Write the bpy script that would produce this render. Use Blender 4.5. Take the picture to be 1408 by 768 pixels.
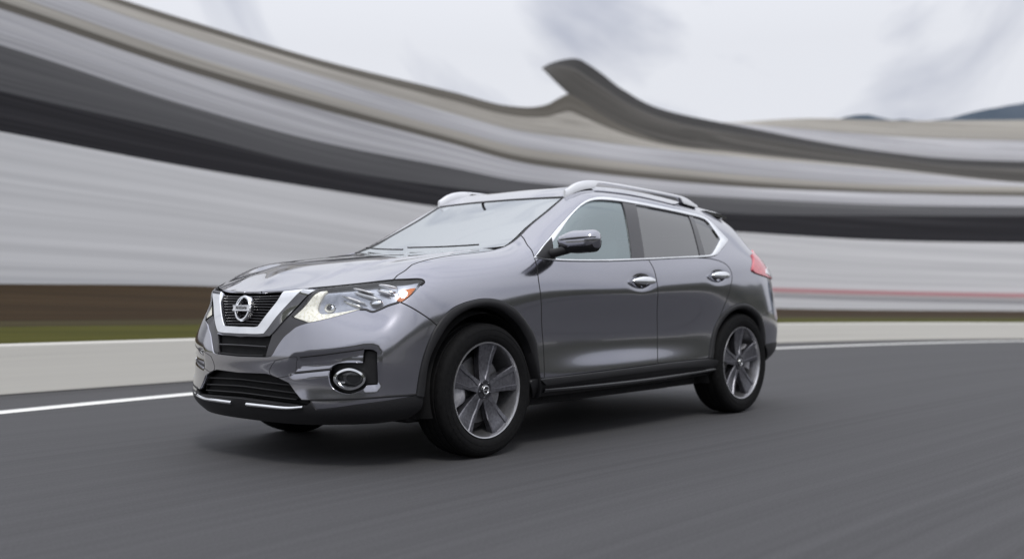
import bpy, math, random
import numpy as np

from mathutils import Vector, Matrix
from mathutils.geometry import delaunay_2d_cdt
random.seed(7);RNG=np.random.RandomState(7)
for _o in list(bpy.data.objects): bpy.data.objects.remove(_o)
scene=bpy.context.scene

# ---------------------------------------------------------------- camera model (car frame: x rearward, y to the far side, z up)
CAM=dict(f=1470.4,yaw=.8370,pitch=.0090,roll=-.0060,C=(-4.219,-4.892,.911))
def _cam():
    y,p,r=CAM['yaw'],CAM['pitch'],CAM['roll']
    f=np.array([np.cos(p)*np.sin(y),np.cos(p)*np.cos(y),np.sin(p)])
    a=np.cross(f,[0,0,1]);a/=np.linalg.norm(a);u=np.cross(a,f);c,s=np.cos(r),np.sin(r)
    return np.array([c*a+s*u,-s*a+c*u,f])
CM=_cam();CC=np.array(CAM['C']);CF=CAM['f']
def proj(P):
    q=(np.asarray(P,float)-CC)@CM.T
    return np.stack([704+CF*q[...,0]/q[...,2],384-CF*q[...,1]/q[...,2]],-1)
def ray(u,v): return np.array([(u-704)/CF,(384-v)/CF,1.])@CM
def at_y(u,v,y):
    d=ray(u,v);return CC+d*(y-CC[1])/d[1]
def at_x(u,v,x):
    d=ray(u,v);return CC+d*(x-CC[0])/d[0]
def at_z(u,v,z):
    d=ray(u,v);return CC+d*(z-CC[2])/d[2]
def at_d(u,v,d): return CC+ray(u,v)*d
# ---------------------------------------------------------------- body side surface: uniform cubic B-spline over a hand set net
# each station: list of 11 (x,|y|,z) from sill to the hood / windscreen / roof edge
NET=[
# s0 front centre
[(-.900,0,.225),(-.955,0,.30),(-.968,0,.40),(-.968,0,.50),(-.970,0,.58),(-.957,0,.66),(-.945,0,.75),(-.925,0,.83),(-.905,0,.88),(-.885,0,.905),(-.850,0,.915)],
[(-.890,.25,.225),(-.945,.26,.30),(-.958,.26,.40),(-.958,.26,.50),(-.960,.26,.58),(-.947,.26,.66),(-.935,.26,.75),(-.912,.26,.83),(-.89,.26,.885),(-.868,.26,.91),(-.835,.26,.92)],
[(-.850,.47,.228),(-.905,.49,.30),(-.920,.50,.40),(-.920,.50,.50),(-.925,.50,.58),(-.908,.50,.67),(-.89,.49,.75),(-.86,.48,.83),(-.835,.47,.893),(-.81,.465,.922),(-.775,.46,.935)],
[(-.775,.63,.235),(-.825,.68,.30),(-.845,.695,.40),(-.845,.70,.50),(-.848,.70,.58),(-.825,.69,.67),(-.79,.67,.76),(-.75,.65,.84),(-.72,.63,.905),(-.695,.615,.935),(-.66,.60,.95)],
[(-.675,.75,.24),(-.715,.81,.30),(-.73,.82,.40),(-.73,.825,.50),(-.73,.825,.58),(-.705,.825,.68),(-.66,.80,.78),(-.625,.775,.86),(-.60,.75,.925),(-.58,.72,.96),(-.56,.68,.98)],
[(-.54,.81,.25),(-.57,.88,.31),(-.575,.885,.40),(-.575,.89,.50),(-.572,.89,.59),(-.555,.893,.70),(-.53,.882,.81),(-.51,.86,.895),(-.495,.82,.955),(-.485,.775,.99),(-.475,.72,1.01)],
[(-.34,.84,.27),(-.35,.905,.33),(-.35,.915,.42),(-.35,.918,.52),(-.35,.922,.62),(-.35,.925,.74),(-.35,.915,.85),(-.34,.885,.94),(-.33,.84,1.0),(-.325,.79,1.03),(-.32,.735,1.045)],
[(-.02,.85,.28),(-.02,.91,.35),(-.02,.918,.45),(-.02,.920,.55),(-.02,.925,.67),(-.02,.93,.79),(-.02,.918,.90),(-.02,.885,.99),(-.02,.835,1.05),(-.02,.78,1.08),(-.02,.725,1.09)],
[(.34,.86,.285),(.34,.912,.36),(.34,.916,.46),(.34,.910,.57),(.34,.910,.70),(.34,.920,.84),(.34,.910,.94),(.34,.880,1.035),(.36,.83,1.10),(.38,.76,1.135),(.39,.69,1.145)],
[(.62,.86,.285),(.62,.914,.36),(.62,.916,.46),(.62,.900,.57),(.62,.900,.71),(.62,.918,.85),(.62,.909,.955),(.62,.877,1.07),(.65,.835,1.17),(.67,.745,1.255),(.66,.625,1.285)],
[(.90,.86,.285),(.90,.915,.36),(.90,.916,.46),(.90,.896,.57),(.90,.898,.72),(.90,.918,.86),(.90,.909,.96),(.90,.876,1.08),(.91,.817,1.22),(.925,.73,1.38),(.92,.595,1.41)],
[(1.17,.86,.285),(1.17,.915,.36),(1.17,.916,.46),(1.17,.894,.57),(1.17,.898,.72),(1.17,.918,.86),(1.17,.909,.96),(1.17,.876,1.085),(1.18,.805,1.26),(1.19,.71,1.475),(1.19,.57,1.55)],
[(1.50,.86,.285),(1.50,.915,.36),(1.50,.916,.46),(1.50,.894,.57),(1.50,.898,.72),(1.50,.918,.865),(1.50,.909,.97),(1.50,.875,1.09),(1.50,.80,1.28),(1.50,.705,1.485),(1.50,.575,1.575)],
[(1.88,.86,.285),(1.88,.914,.365),(1.88,.914,.465),(1.88,.896,.58),(1.88,.902,.73),(1.88,.919,.88),(1.88,.909,.99),(1.88,.873,1.10),(1.88,.798,1.28),(1.88,.70,1.475),(1.88,.57,1.57)],
[(2.27,.855,.29),(2.27,.912,.37),(2.27,.914,.47),(2.27,.908,.60),(2.27,.912,.76),(2.27,.920,.90),(2.27,.908,1.01),(2.27,.870,1.115),(2.27,.79,1.275),(2.27,.695,1.45),(2.27,.565,1.545)],
[(2.66,.85,.30),(2.66,.908,.38),(2.66,.914,.48),(2.66,.918,.62),(2.66,.924,.78),(2.66,.918,.91),(2.66,.90,1.025),(2.66,.862,1.13),(2.66,.785,1.26),(2.66,.69,1.41),(2.66,.56,1.51)],
[(3.00,.83,.31),(3.00,.89,.40),(3.00,.90,.50),(3.00,.905,.63),(3.00,.905,.77),(3.00,.893,.90),(2.99,.872,1.02),(2.97,.832,1.13),(2.94,.765,1.25),(2.91,.675,1.375),(2.89,.55,1.475)],
[(3.26,.77,.33),(3.30,.84,.41),(3.31,.85,.50),(3.32,.858,.62),(3.29,.86,.75),(3.25,.848,.88),(3.21,.825,1.00),(3.15,.78,1.12),(3.09,.72,1.24),(3.04,.645,1.36),(3.00,.54,1.45)],
[(3.42,.64,.35),(3.50,.70,.42),(3.52,.71,.50),(3.535,.72,.62),(3.46,.735,.75),(3.39,.74,.88),(3.34,.72,1.00),(3.26,.68,1.12),(3.17,.63,1.24),(3.09,.575,1.36),(3.02,.50,1.45)],
[(3.52,.38,.36),(3.61,.42,.42),(3.64,.43,.50),(3.65,.44,.62),(3.55,.44,.75),(3.47,.43,.88),(3.42,.42,1.00),(3.33,.40,1.12),(3.22,.37,1.24),(3.11,.34,1.36),(3.03,.30,1.455)],
[(3.54,0,.36),(3.64,0,.42),(3.67,0,.50),(3.68,0,.62),(3.58,0,.75),(3.49,0,.88),(3.44,0,1.00),(3.35,0,1.12),(3.23,0,1.24),(3.12,0,1.36),(3.04,0,1.46)],
]
NET=np.array(NET,float);NET[...,1]*=-1
NET[1,2:8,0]+=.006;NET[2,2:8,0]+=.022;NET[3,2:8,0]+=.034;NET[4,2:7,0]+=.018
NET[15,6:8,0]+=.03;NET[16,6:8,0]+=.05;NET[17,6:8,0]+=.05;NET[18,6:8,0]+=.05;NET[16,5,0]+=.02;NET[17,5,0]+=.02
NET[9:14,2,1]+=.0075;NET[9:14,3,1]+=.002;NET[9:14,1,1]+=.003
NET[6,9:,2]+=[.012,.018];NET[7,9:,2]+=[.01,.016];NET[8,9:,2]+=[.004,.010]
NS,NR=NET.shape[0],NET.shape[1]
def _ext(N):
    m=np.array([1,-1,1.])
    N=np.concatenate([N[1:2]*m,N,N[-2:-1]*m],0)
    return np.concatenate([2*N[:,:1]-N[:,1:2],N,2*N[:,-1:]-N[:,-2:-1]],1)
# one fixed point refinement so that the surface passes close to the net
def _knot(N):
    E=_ext(N);a=(E[:-2]+4*E[1:-1]+E[2:])/6;return (a[:,:-2]+4*a[:,1:-1]+a[:,2:])/6
_ctl=NET.copy()
for _ in range(2):
    d=NET-_knot(_ctl);_ctl=_ctl+.75*d
CT=_ext(_ctl)
def _bas(t):
    return np.stack([(1-t)**3,3*t**3-6*t**2+4,-3*t**3+3*t**2+3*t+1,t**3],-1)/6
def _dbas(t):
    return np.stack([-3*(1-t)**2,9*t**2-12*t,-9*t**2+6*t+3,3*t**2],-1)/6
def surf(s,v,der=False):
    """point(s) of the near body side at (s,v); s<0 is the far side"""
    s=np.asarray(s,float);v=np.asarray(v,float);sg=np.where(s<0,-1.,1.);a=np.abs(s)
    i=np.clip(np.floor(a).astype(int),0,NS-2);j=np.clip(np.floor(v).astype(int),0,NR-2)
    t=a-i;w=v-j;bs,bv=_bas(t),_bas(w)
    idx=i[...,None,None]+np.arange(4)[:,None];jdx=j[...,None,None]+np.arange(4)[None,:]
    P=CT[idx,jdx]
    m=np.stack([np.ones_like(sg),sg,np.ones_like(sg)],-1)
    p=np.einsum('...i,...j,...ijk->...k',bs,bv,P)*m
    if not der: return p
    ds=np.einsum('...i,...j,...ijk->...k',_dbas(t),bv,P)*m*sg[...,None]
    dv=np.einsum('...i,...j,...ijk->...k',bs,_dbas(w),P)*m
    return p,ds,dv
def snorm(s,v):
    p,ds,dv=surf(s,v,True);n=np.cross(ds,dv);n/=np.linalg.norm(n,axis=-1,keepdims=True)+1e-12
    return n
def spt(s,v,off=0.):
    p=surf(s,v)
    return p+snorm(s,v)*np.asarray(off)[...,None] if np.any(off) else p
_gs,_gv=np.meshgrid(np.linspace(0,NS-1,321),np.linspace(0,NR-1,161),indexing='ij')
_gP=surf(_gs,_gv);_gn=snorm(_gs,_gv)
SGN=np.sign((_gn*(_gP-[1.3,0,.8])).sum(-1).mean())
_face=(_gn*SGN*(CC-_gP)).sum(-1)>.0
_gp=proj(_gP)
def nrm(s,v): return snorm(s,v)*SGN
def px(u,v,smin=None,smax=None):
    """(s,v) on the body side surface seen at photo pixel (u,v)"""
    d=(_gp[...,0]-u)**2+(_gp[...,1]-v)**2
    d=np.where(_face,d,1e9)
    if smin is not None:d=np.where(_gs<smin,1e9,d)
    if smax is not None:d=np.where(_gs>smax,1e9,d)
    k=np.unravel_index(np.argmin(d),d.shape);x=np.array([_gs[k],_gv[k]])
    x0=x.copy()
    for _ in range(25):
        p=proj(surf(*x));r=np.array([u,v])-p
        if abs(r).max()<.01:break
        e=1e-4;J=np.stack([(proj(surf(x[0]+e,x[1]))-p)/e,(proj(surf(x[0],x[1]+e))-p)/e],1)
        try: st=np.linalg.solve(J,r)
        except Exception: break
        st=np.clip(st,-.4,.4);x=x+st
        x[0]=np.clip(x[0],-1,NS-1);x[1]=np.clip(x[1],-.3,NR-.7)
    if np.abs(x-x0).max()>1.5:x=x0
    return x
# ================================================================ camera, world, sun, exposure
cam=bpy.data.cameras.new('camera');camo=bpy.data.objects.new('camera',cam);scene.collection.objects.link(camo)
scene.camera=camo
cam.dof.use_dof=True;cam.dof.focus_distance=5.6;cam.dof.aperture_fstop=1.25;cam.sensor_width=36;cam.lens=36*CF/1408;cam.clip_start=.05;cam.clip_end=3000
Rm=Matrix((tuple(CM[0]),tuple(CM[1]),tuple(-CM[2]))).transposed().to_4x4()
camo.matrix_world=Matrix.Translation(Vector(CC))@Rm
scene.render.resolution_x=1024;scene.render.resolution_y=558
vs=scene.view_settings;vs.view_transform='Standard';vs.look='None';vs.gamma=1;vs.use_curve_mapping=False;vs.exposure=0.0
SUN_EL,SUN_AZ=math.radians(52),math.radians(236)
w=bpy.data.worlds.new('World');scene.world=w;w.use_nodes=True;nt=w.node_tree;nt.nodes.clear()
def N(t,**k):
    n=nt.nodes.new(t)
    for a,b in k.items(): setattr(n,a,b)
    return n
L=nt.links.new
sky=N('ShaderNodeTexSky',sky_type='NISHITA',sun_disc=False,sun_elevation=SUN_EL,sun_rotation=math.radians(90)-SUN_AZ)
sky.dust_density=4;sky.air_density=1.5
hs=N('ShaderNodeHueSaturation');hs.inputs['Saturation'].default_value=.35;L(sky.outputs[0],hs.inputs['Color'])
skm=N('ShaderNodeVectorMath',operation='SCALE');skm.inputs['Scale'].default_value=1.0;L(hs.outputs[0],skm.inputs[0])
tc=N('ShaderNodeTexCoord');sep=N('ShaderNodeSeparateXYZ');L(tc.outputs['Generated'],sep.inputs[0])
# wind drawn cloud deck: noise stretched along one direction, bent by a broad noise
# long wisps drawn in arcs about a point high above the far stand
c0=ray(1050,-300);c0=c0/np.linalg.norm(c0);c1_=np.cross(c0,[0,0,1.]);c1_/=np.linalg.norm(c1_);c2_=np.cross(c1_,c0)
def dotn(v):
    n_=N('ShaderNodeVectorMath',operation='DOT_PRODUCT');n_.inputs[1].default_value=tuple(v);L(tc.outputs['Generated'],n_.inputs[0]);return n_.outputs['Value']
def mth(op,a_,b_=None):
    n_=N('ShaderNodeMath',operation=op)
    for i_,q_ in enumerate((a_,b_)):
        if q_ is None: continue
        if isinstance(q_,(int,float)): n_.inputs[i_].default_value=q_
        else: L(q_,n_.inputs[i_])
    return n_.outputs[0]
rad=mth('ARCCOSINE',dotn(c0));ang=mth('ARCTAN2',dotn(c1_),dotn(c2_))
cmb=N('ShaderNodeCombineXYZ');L(mth('MULTIPLY',rad,13.),cmb.inputs[0]);L(mth('MULTIPLY',mth('SINE',ang),1.3),cmb.inputs[1]);L(mth('MULTIPLY',mth('COSINE',ang),1.3),cmb.inputs[2])
wn=N('ShaderNodeTexNoise');wn.inputs['Scale'].default_value=2.2;wn.inputs['Detail'].default_value=2;L(tc.outputs['Generated'],wn.inputs['Vector'])
ad=N('ShaderNodeVectorMath',operation='MULTIPLY_ADD');ad.inputs[1].default_value=(1.6,.3,.3);L(wn.outputs['Color'],ad.inputs[0]);L(cmb.outputs[0],ad.inputs[2])
cn=N('ShaderNodeTexNoise');cn.inputs['Scale'].default_value=1.0;cn.inputs['Detail'].default_value=5;cn.inputs['Roughness'].default_value=.5
L(ad.outputs[0],cn.inputs['Vector'])
# a heavier grey cloud over the wing of the stand
g0=ray(772,35);g0=g0/np.linalg.norm(g0);gd=mth('ARCCOSINE',dotn(g0))
gm=N('ShaderNodeMapRange',interpolation_type='SMOOTHSTEP');gm.inputs['From Min'].default_value=.0;gm.inputs['From Max'].default_value=.11;gm.inputs['To Min'].default_value=.22;gm.inputs['To Max'].default_value=0;L(gd,gm.inputs[0])
csub=mth('SUBTRACT',cn.outputs[0],gm.outputs[0])
cr=N('ShaderNodeValToRGB');cr.color_ramp.elements[0].position=.20;cr.color_ramp.elements[0].color=(.46,.49,.59,1)
cr.color_ramp.elements[1].position=.48;cr.color_ramp.elements[1].color=(.81,.83,.89,1)
L(csub,cr.inputs[0])
# overcast sky: brighter towards the zenith
el=N('ShaderNodeMapRange');el.inputs['From Min'].default_value=.22;el.inputs['From Max'].default_value=1;el.inputs['To Min'].default_value=1.0;el.inputs['To Max'].default_value=2.0
L(sep.outputs['Z'],el.inputs[0])
cm=N('ShaderNodeVectorMath',operation='SCALE');L(cr.outputs[0],cm.inputs[0]);L(el.outputs[0],cm.inputs['Scale'])
bg1=N('ShaderNodeBackground');bg1.inputs[1].default_value=.06;L(skm.outputs[0],bg1.inputs[0])
bg2=N('ShaderNodeBackground');bg2.inputs[1].default_value=1.0;L(cm.outputs[0],bg2.inputs[0])
mx=N('ShaderNodeMixShader');mx.inputs[0].default_value=.94;L(bg1.outputs[0],mx.inputs[1]);L(bg2.outputs[0],mx.inputs[2])
wo=N('ShaderNodeOutputWorld');L(mx.outputs[0],wo.inputs[0])
sd=bpy.data.lights.new('sun','SUN');sd.energy=1.5;sd.angle=math.radians(14);sd.color=(1,.97,.93)
so=bpy.data.objects.new('sun',sd);scene.collection.objects.link(so)
sdir=Vector((math.cos(SUN_EL)*math.cos(SUN_AZ),math.cos(SUN_EL)*math.sin(SUN_AZ),math.sin(SUN_EL)))
so.rotation_euler=sdir.to_track_quat('Z','Y').to_euler();so.location=(0,0,30)
# ================================================================ materials
MATS={}
def mat(name,col=(.5,.5,.5),rough=.5,metal=0.,coat=0.,coatr=.03,emit=None,es=0.,spec=.5,ior=1.5,trans=0.):
    m=bpy.data.materials.new(name);m.use_nodes=True;p=m.node_tree.nodes['Principled BSDF']
    p.inputs['Base Color'].default_value=(*col,1);p.inputs['Roughness'].default_value=rough;p.inputs['Metallic'].default_value=metal
    p.inputs['Coat Weight'].default_value=coat;p.inputs['Coat Roughness'].default_value=coatr;p.inputs['IOR'].default_value=ior
    p.inputs['Specular IOR Level'].default_value=spec;p.inputs['Transmission Weight'].default_value=trans
    if emit: p.inputs['Emission Color'].default_value=(*emit,1);p.inputs['Emission Strength'].default_value=es
    MATS[name]=m;return m
def nodes(m):
    t=m.node_tree;return t,t.nodes['Principled BSDF'],(lambda k,**a:_nn(t,k,a)),t.links.new
def _nn(t,k,a):
    n=t.nodes.new(k)
    for x,y in a.items(): setattr(n,x,y)
    return n
def noisy(m,scale,c0,c1,detail=4,coord='Object',lo=.35,hi=.65,rough=None,mapscale=None,bump=0,bscale=None,bdist=.01):
    """procedural colour variation between c0 and c1"""
    t,p,n,l=nodes(m);tc=n('ShaderNodeTexCoord');mp=n('ShaderNodeMapping')
    if mapscale: mp.inputs['Scale'].default_value=mapscale
    l(tc.outputs[coord],mp.inputs[0]);ns=n('ShaderNodeTexNoise');ns.inputs['Scale'].default_value=scale;ns.inputs['Detail'].default_value=detail
    l(mp.outputs[0],ns.inputs['Vector']);r=n('ShaderNodeValToRGB');r.color_ramp.elements[0].position=lo;r.color_ramp.elements[1].position=hi
    r.color_ramp.elements[0].color=(*c0,1);r.color_ramp.elements[1].color=(*c1,1);l(ns.outputs[0],r.inputs[0]);l(r.outputs[0],p.inputs['Base Color'])
    if rough:
        q=n('ShaderNodeMapRange');q.inputs['To Min'].default_value=rough[0];q.inputs['To Max'].default_value=rough[1];l(ns.outputs[0],q.inputs[0]);l(q.outputs[0],p.inputs['Roughness'])
    if bump:
        b=n('ShaderNodeBump');b.inputs['Strength'].default_value=bump;b.inputs['Distance'].default_value=bdist
        if bscale:
            n2=n('ShaderNodeTexNoise');n2.inputs['Scale'].default_value=bscale;n2.inputs['Detail'].default_value=3;l(mp.outputs[0],n2.inputs['Vector']);l(n2.outputs[0],b.inputs['Height'])
        else: l(ns.outputs[0],b.inputs['Height'])
        l(b.outputs[0],p.inputs['Normal'])
    return m
PAINT=mat('gun_grey_metallic_paint',(.17,.165,.19),.26,.97,coat=1.,coatr=.015)
noisy(PAINT,900,(.290,.291,.327),(.355,.356,.399),detail=2,rough=(.10,.16))
BLACKP=mat('black_textured_plastic',(.012,.012,.013),.45,spec=.35);noisy(BLACKP,260,(.009,.009,.010),(.015,.015,.017),rough=(.4,.55))
GLOSSB=mat('gloss_black_plastic',(.012,.012,.014),.12,coat=.6)
DARKG=mat('dark_grey_plastic',(.028,.027,.031),.3,coat=.3);noisy(DARKG,180,(.024,.023,.027),(.034,.033,.038))
FOGR=mat('fog_bowl',(.12,.12,.12),.35,.3);noisy(FOGR,20,(.10,.10,.10),(.15,.15,.15))
CHROME=mat('chrome',(.82,.83,.85),.07,1.);noisy(CHROME,12,(.78,.79,.81),(.85,.86,.88),rough=(.05,.10))
SATIN=mat('satin_aluminium',(.72,.72,.73),.25,1.);noisy(SATIN,3,(.70,.70,.71),(.76,.76,.77))
LAMPB=mat('lamp_bowl',(.30,.31,.34),.25,.8);noisy(LAMPB,30,(.36,.37,.41),(.50,.51,.56))
RUB=mat('tyre_rubber',(.010,.010,.011),.75,spec=.12);noisy(RUB,60,(.005,.005,.0055),(.009,.009,.0095),rough=(.65,.85))
BLACK=mat('black_liner',(.006,.006,.007),.9);noisy(BLACK,20,(.005,.005,.006),(.009,.009,.01))
RIMD=mat('dark_machined_alloy',(.07,.07,.08),.32,.8);noisy(RIMD,70,(.06,.06,.07),(.09,.09,.10),rough=(.26,.38))
RIMB=mat('machined_alloy',(.24,.24,.265),.34,.85);noisy(RIMB,70,(.13,.13,.148),(.20,.20,.22),rough=(.28,.4))
RIML=mat('bright_rim_lip',(.5,.5,.52),.3,.9);noisy(RIML,60,(.46,.46,.48),(.54,.54,.56),rough=(.25,.35))
DISC=mat('brake_steel',(.25,.25,.26),.4,.9);noisy(DISC,30,(.2,.2,.21),(.3,.3,.31))
CALI=mat('caliper_metal',(.42,.42,.45),.45,.4);noisy(CALI,50,(.36,.36,.39),(.48,.48,.5))
SEATM=mat('dark_seat_leather',(.035,.035,.038),.55);noisy(SEATM,90,(.028,.028,.03),(.045,.045,.048))
DASHM=mat('dashboard_vinyl',(.05,.05,.052),.6);noisy(DASHM,80,(.04,.04,.042),(.06,.06,.062))
HEADL=mat('pale_headliner',(.42,.42,.40),.9);noisy(HEADL,40,(.38,.38,.36),(.45,.45,.43))
DRLM=mat('daytime_light',(.9,.9,.85),.3,emit=(1,.96,.86),es=.42);noisy(DRLM,75,(.50,.48,.40),(.95,.93,.84),lo=.38,hi=.62)
AMB=mat('amber_plastic',(.8,.22,.02),.2,coat=0,spec=.2);noisy(AMB,60,(.55,.12,.0),(.85,.24,.01))
REDL=mat('red_lamp_plastic',(.45,.02,.03),.12,coat=1);noisy(REDL,40,(.45,.05,.07),(.60,.09,.11))
CLEARP=mat('pale_lamp_plastic',(.75,.75,.78),.1,coat=1);noisy(CLEARP,40,(.65,.65,.68),(.8,.8,.83))
WHITEP=mat('white_road_paint',(.76,.76,.74),.6)
def glass(name,tint,base,scale=1.0,rough=.0,ior=1.5,gc=(1,1,1)):
    m=bpy.data.materials.new(name);m.use_nodes=True;t=m.node_tree;t.nodes.clear()
    o=t.nodes.new('ShaderNodeOutputMaterial');mx=t.nodes.new('ShaderNodeMixShader');tr=t.nodes.new('ShaderNodeBsdfTransparent');gl=t.nodes.new('ShaderNodeBsdfGlossy')
    fr=t.nodes.new('ShaderNodeFresnel');fr.inputs[0].default_value=ior;mr=t.nodes.new('ShaderNodeMapRange')
    mr.inputs['To Min'].default_value=base;mr.inputs['To Max'].default_value=1*scale+base*(1-scale);t.links.new(fr.outputs[0],mr.inputs[0])
    tr.inputs[0].default_value=(*tint,1);gl.inputs['Roughness'].default_value=rough;gl.inputs[0].default_value=(*gc,1)
    t.links.new(mr.outputs[0],mx.inputs[0]);t.links.new(tr.outputs[0],mx.inputs[1]);t.links.new(gl.outputs[0],mx.inputs[2]);t.links.new(mx.outputs[0],o.inputs[0])
    MATS[name]=m;return m
WSG=glass('windscreen_glass',(.72,.86,.81),.44,ior=1.6,gc=(.95,.985,1))
SIDEG=glass('side_glass',(.60,.74,.74),.24,gc=(.86,.98,1))
PRIVG=glass('privacy_glass',(.10,.10,.11),.16)
LENS=glass('lamp_lens',(.93,.95,.97),.03,ior=1.45)
# ================================================================ mesh helpers
BASE=np.array([1.35,0,0])
def tag(o,label=None,cat=None,group=None,kind=None):
    for k,v in (('label',label),('category',cat),('group',group),('kind',kind)):
        if v:o[k]=v
    return o
def mk(name,V,F,m,parent=None,nrm=None,smooth=True,mirror=False,origin=None,uv=None):
    V=np.array(V,float)
    F=[tuple(int(i) for i in f) for f in F]
    if mirror:
        V=V*[1,-1,1];F=[f[::-1] for f in F]
        if nrm is not None:nrm=np.array(nrm)*[1,-1,1]
    if origin is not None: V=V-np.array(origin)
    elif parent is not None: V=V-BASE
    me=bpy.data.meshes.new(name);me.from_pydata([tuple(v) for v in V],[],F)
    if uv is not None:
        ul=me.uv_layers.new(name='UVMap');uv=np.asarray(uv)
        for l in me.loops: ul.data[l.index].uv=uv[l.vertex_index]
    me.validate();me.update()
    for p in me.polygons:p.use_smooth=smooth
    if nrm is not None and smooth and len(me.vertices)==len(nrm):
        me.normals_split_custom_set_from_vertices([tuple(x) for x in nrm])
    ms=m if isinstance(m,(list,tuple)) else [m]
    for x in ms:me.materials.append(x)
    o=bpy.data.objects.new(name,me);scene.collection.objects.link(o)
    if parent is not None:o.parent=parent
    return o
def weld(V,F,d=1e-5):
    V=np.asarray(V,float);key={};mp=[];out=[]
    for v in V:
        k=tuple(np.round(v/d).astype(int))
        if k not in key: key[k]=len(out);out.append(v)
        mp.append(key[k])
    return np.array(out),[tuple(mp[i] for i in f) for f in F]
def grid(P,close_u=False,close_v=False):
    """P (n,m,3) -> V,F"""
    n,m=P.shape[:2];F=[]
    for i in range(n if close_u else n-1):
        for j in range(m if close_v else m-1):
            a,b=i,(i+1)%n;c,d=j,(j+1)%m
            F.append((a*m+c,b*m+c,b*m+d,a*m+d))
    return P.reshape(-1,3),F
class MB:
    def __init__(s):s.V=[];s.F=[]
    def add(s,V,F):
        k=len(s.V);s.V+= [tuple(v) for v in V];s.F+=[tuple(i+k for i in f) for f in F];return s
    def grid(s,P,cu=False,cv=False):
        V,F=grid(np.asarray(P,float),cu,cv);return s.add(V,F)
    def fan(s,ring,c=None):
        ring=np.asarray(ring);c=ring.mean(0) if c is None else c
        return s.add(list(ring)+[c],[(i,(i+1)%len(ring),len(ring)) for i in range(len(ring))])
    def box(s,c,h,R=None,bev=.0):
        c=np.array(c,float);h=np.array(h,float);R=np.eye(3) if R is None else R
        b=bev;pts=[];
        # bevelled box as a rounded superellipsoid-ish 3 layer shell
        lay=[(-h[2],b),(-h[2]+b,0),(h[2]-b,0),(h[2],b)] if b>0 else [(-h[2],0),(h[2],0)]
        rings=[]
        for z,i in lay:
            hx,hy=h[0]-i,h[1]-i;q=b*.9
            if b>0: r=[(-hx,-hy+q),(-hx+q,-hy),(hx-q,-hy),(hx,-hy+q),(hx,hy-q),(hx-q,hy),(-hx+q,hy),(-hx,hy-q)]
            else: r=[(-hx,-hy),(hx,-hy),(hx,hy),(-hx,hy)]
            rings.append([(x,y,z) for x,y in r])
        P=np.array(rings)@R.T+c
        s.grid(P,cv=True);n=P.shape[1]
        s.add(P[0],[tuple(range(n))[::-1]]);s.add(P[-1],[tuple(range(n))]);return s
    def tube(s,pts,r,n=8,cap=True):
        pts=np.asarray(pts,float);T=np.gradient(pts,axis=0);T/=np.linalg.norm(T,axis=1,keepdims=True)+1e-9
        up=np.array([0,0,1.]) if abs(T[0,2])<.9 else np.array([1.,0,0])
        rr=np.broadcast_to(np.asarray(r,float),(len(pts),));P=[]
        for p,t,q in zip(pts,T,rr):
            a=np.cross(t,up);a/=np.linalg.norm(a)+1e-9;b=np.cross(a,t)
            P.append([p+q*(math.cos(k)*a+math.sin(k)*b) for k in np.linspace(0,2*math.pi,n,endpoint=False)])
        P=np.array(P);s.grid(P,cv=True)
        if cap:s.fan(P[0][::-1]);s.fan(P[-1])
        return s
    def ell(s,c,r,n=16,m=10,R=None,p=1.):
        c=np.array(c,float);R=np.eye(3) if R is None else R;P=[]
        sp=lambda x:np.sign(x)*abs(x)**p
        for i in range(m+1):
            th=-math.pi/2+math.pi*i/m;row=[]
            for j in range(n):
                ph=2*math.pi*j/n
                row.append([r[0]*sp(math.cos(th))*sp(math.cos(ph)),r[1]*sp(math.cos(th))*sp(math.sin(ph)),r[2]*sp(math.sin(th))])
            P.append(row)
        s.grid(np.array(P)@R.T+c,cv=True);return s
    def lathe(s,prof,n=64,axis='y',c=(0,0,0),a0=0,a1=2*math.pi):
        """prof [(r,h)] about axis y (h along y)"""
        full=abs(a1-a0-2*math.pi)<1e-6;A=np.linspace(a0,a1,n,endpoint=not full);P=[]
        for a in A: P.append([[r*math.cos(a)+c[0],h+c[1],r*math.sin(a)+c[2]] for r,h in prof])
        s.grid(np.array(P),cu=full);return s
    def build(s,name,m,parent=None,**k): return mk(name,s.V,s.F,m,parent,**k)
def crs(P,step=None,n=None):
    """Catmull-Rom through points, resampled"""
    P=np.asarray(P,float)
    if len(P)==2:
        Q=P[0]+(P[1]-P[0])*np.linspace(0,1,9)[:,None]
    else:
        E=np.concatenate([[2*P[0]-P[1]],P,[2*P[-1]-P[-2]]]);Q=[]
        for i in range(1,len(E)-2):
            for t in np.linspace(0,1,12,endpoint=False):
                a,b,c,d=E[i-1:i+3];Q.append(.5*((2*b)+(-a+c)*t+(2*a-5*b+4*c-d)*t*t+(-a+3*b-3*c+d)*t**3))
        Q.append(E[-2]);Q=np.array(Q)
    return Q
def resamp(Q,W,step=None,n=None):
    """resample Q by arc length of W (same count)"""
    L=np.concatenate([[0],np.cumsum(np.linalg.norm(np.diff(W,axis=0),axis=1))])
    if n is None:n=max(2,int(math.ceil(L[-1]/step))+1)
    t=np.linspace(0,L[-1],n);return np.stack([np.interp(t,L,Q[:,k]) for k in range(Q.shape[1])],1)
def SV(pts):
    """mixed list -> (s,v) : (u,v) photo pixels on the body side, or ('s',s,v) given directly"""
    out=[]
    for p in pts:
        out.append(np.array(p[1:],float) if p[0]=='s' else px(*p))
    return np.array(out)
def seg(pts,step=.012,n=None):
    """traced polyline on the body side, smoothed; returns (s,v) samples"""
    a=SV(pts);Q=crs(a);return resamp(Q,surf(Q[:,0],Q[:,1]),step,n)
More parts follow.
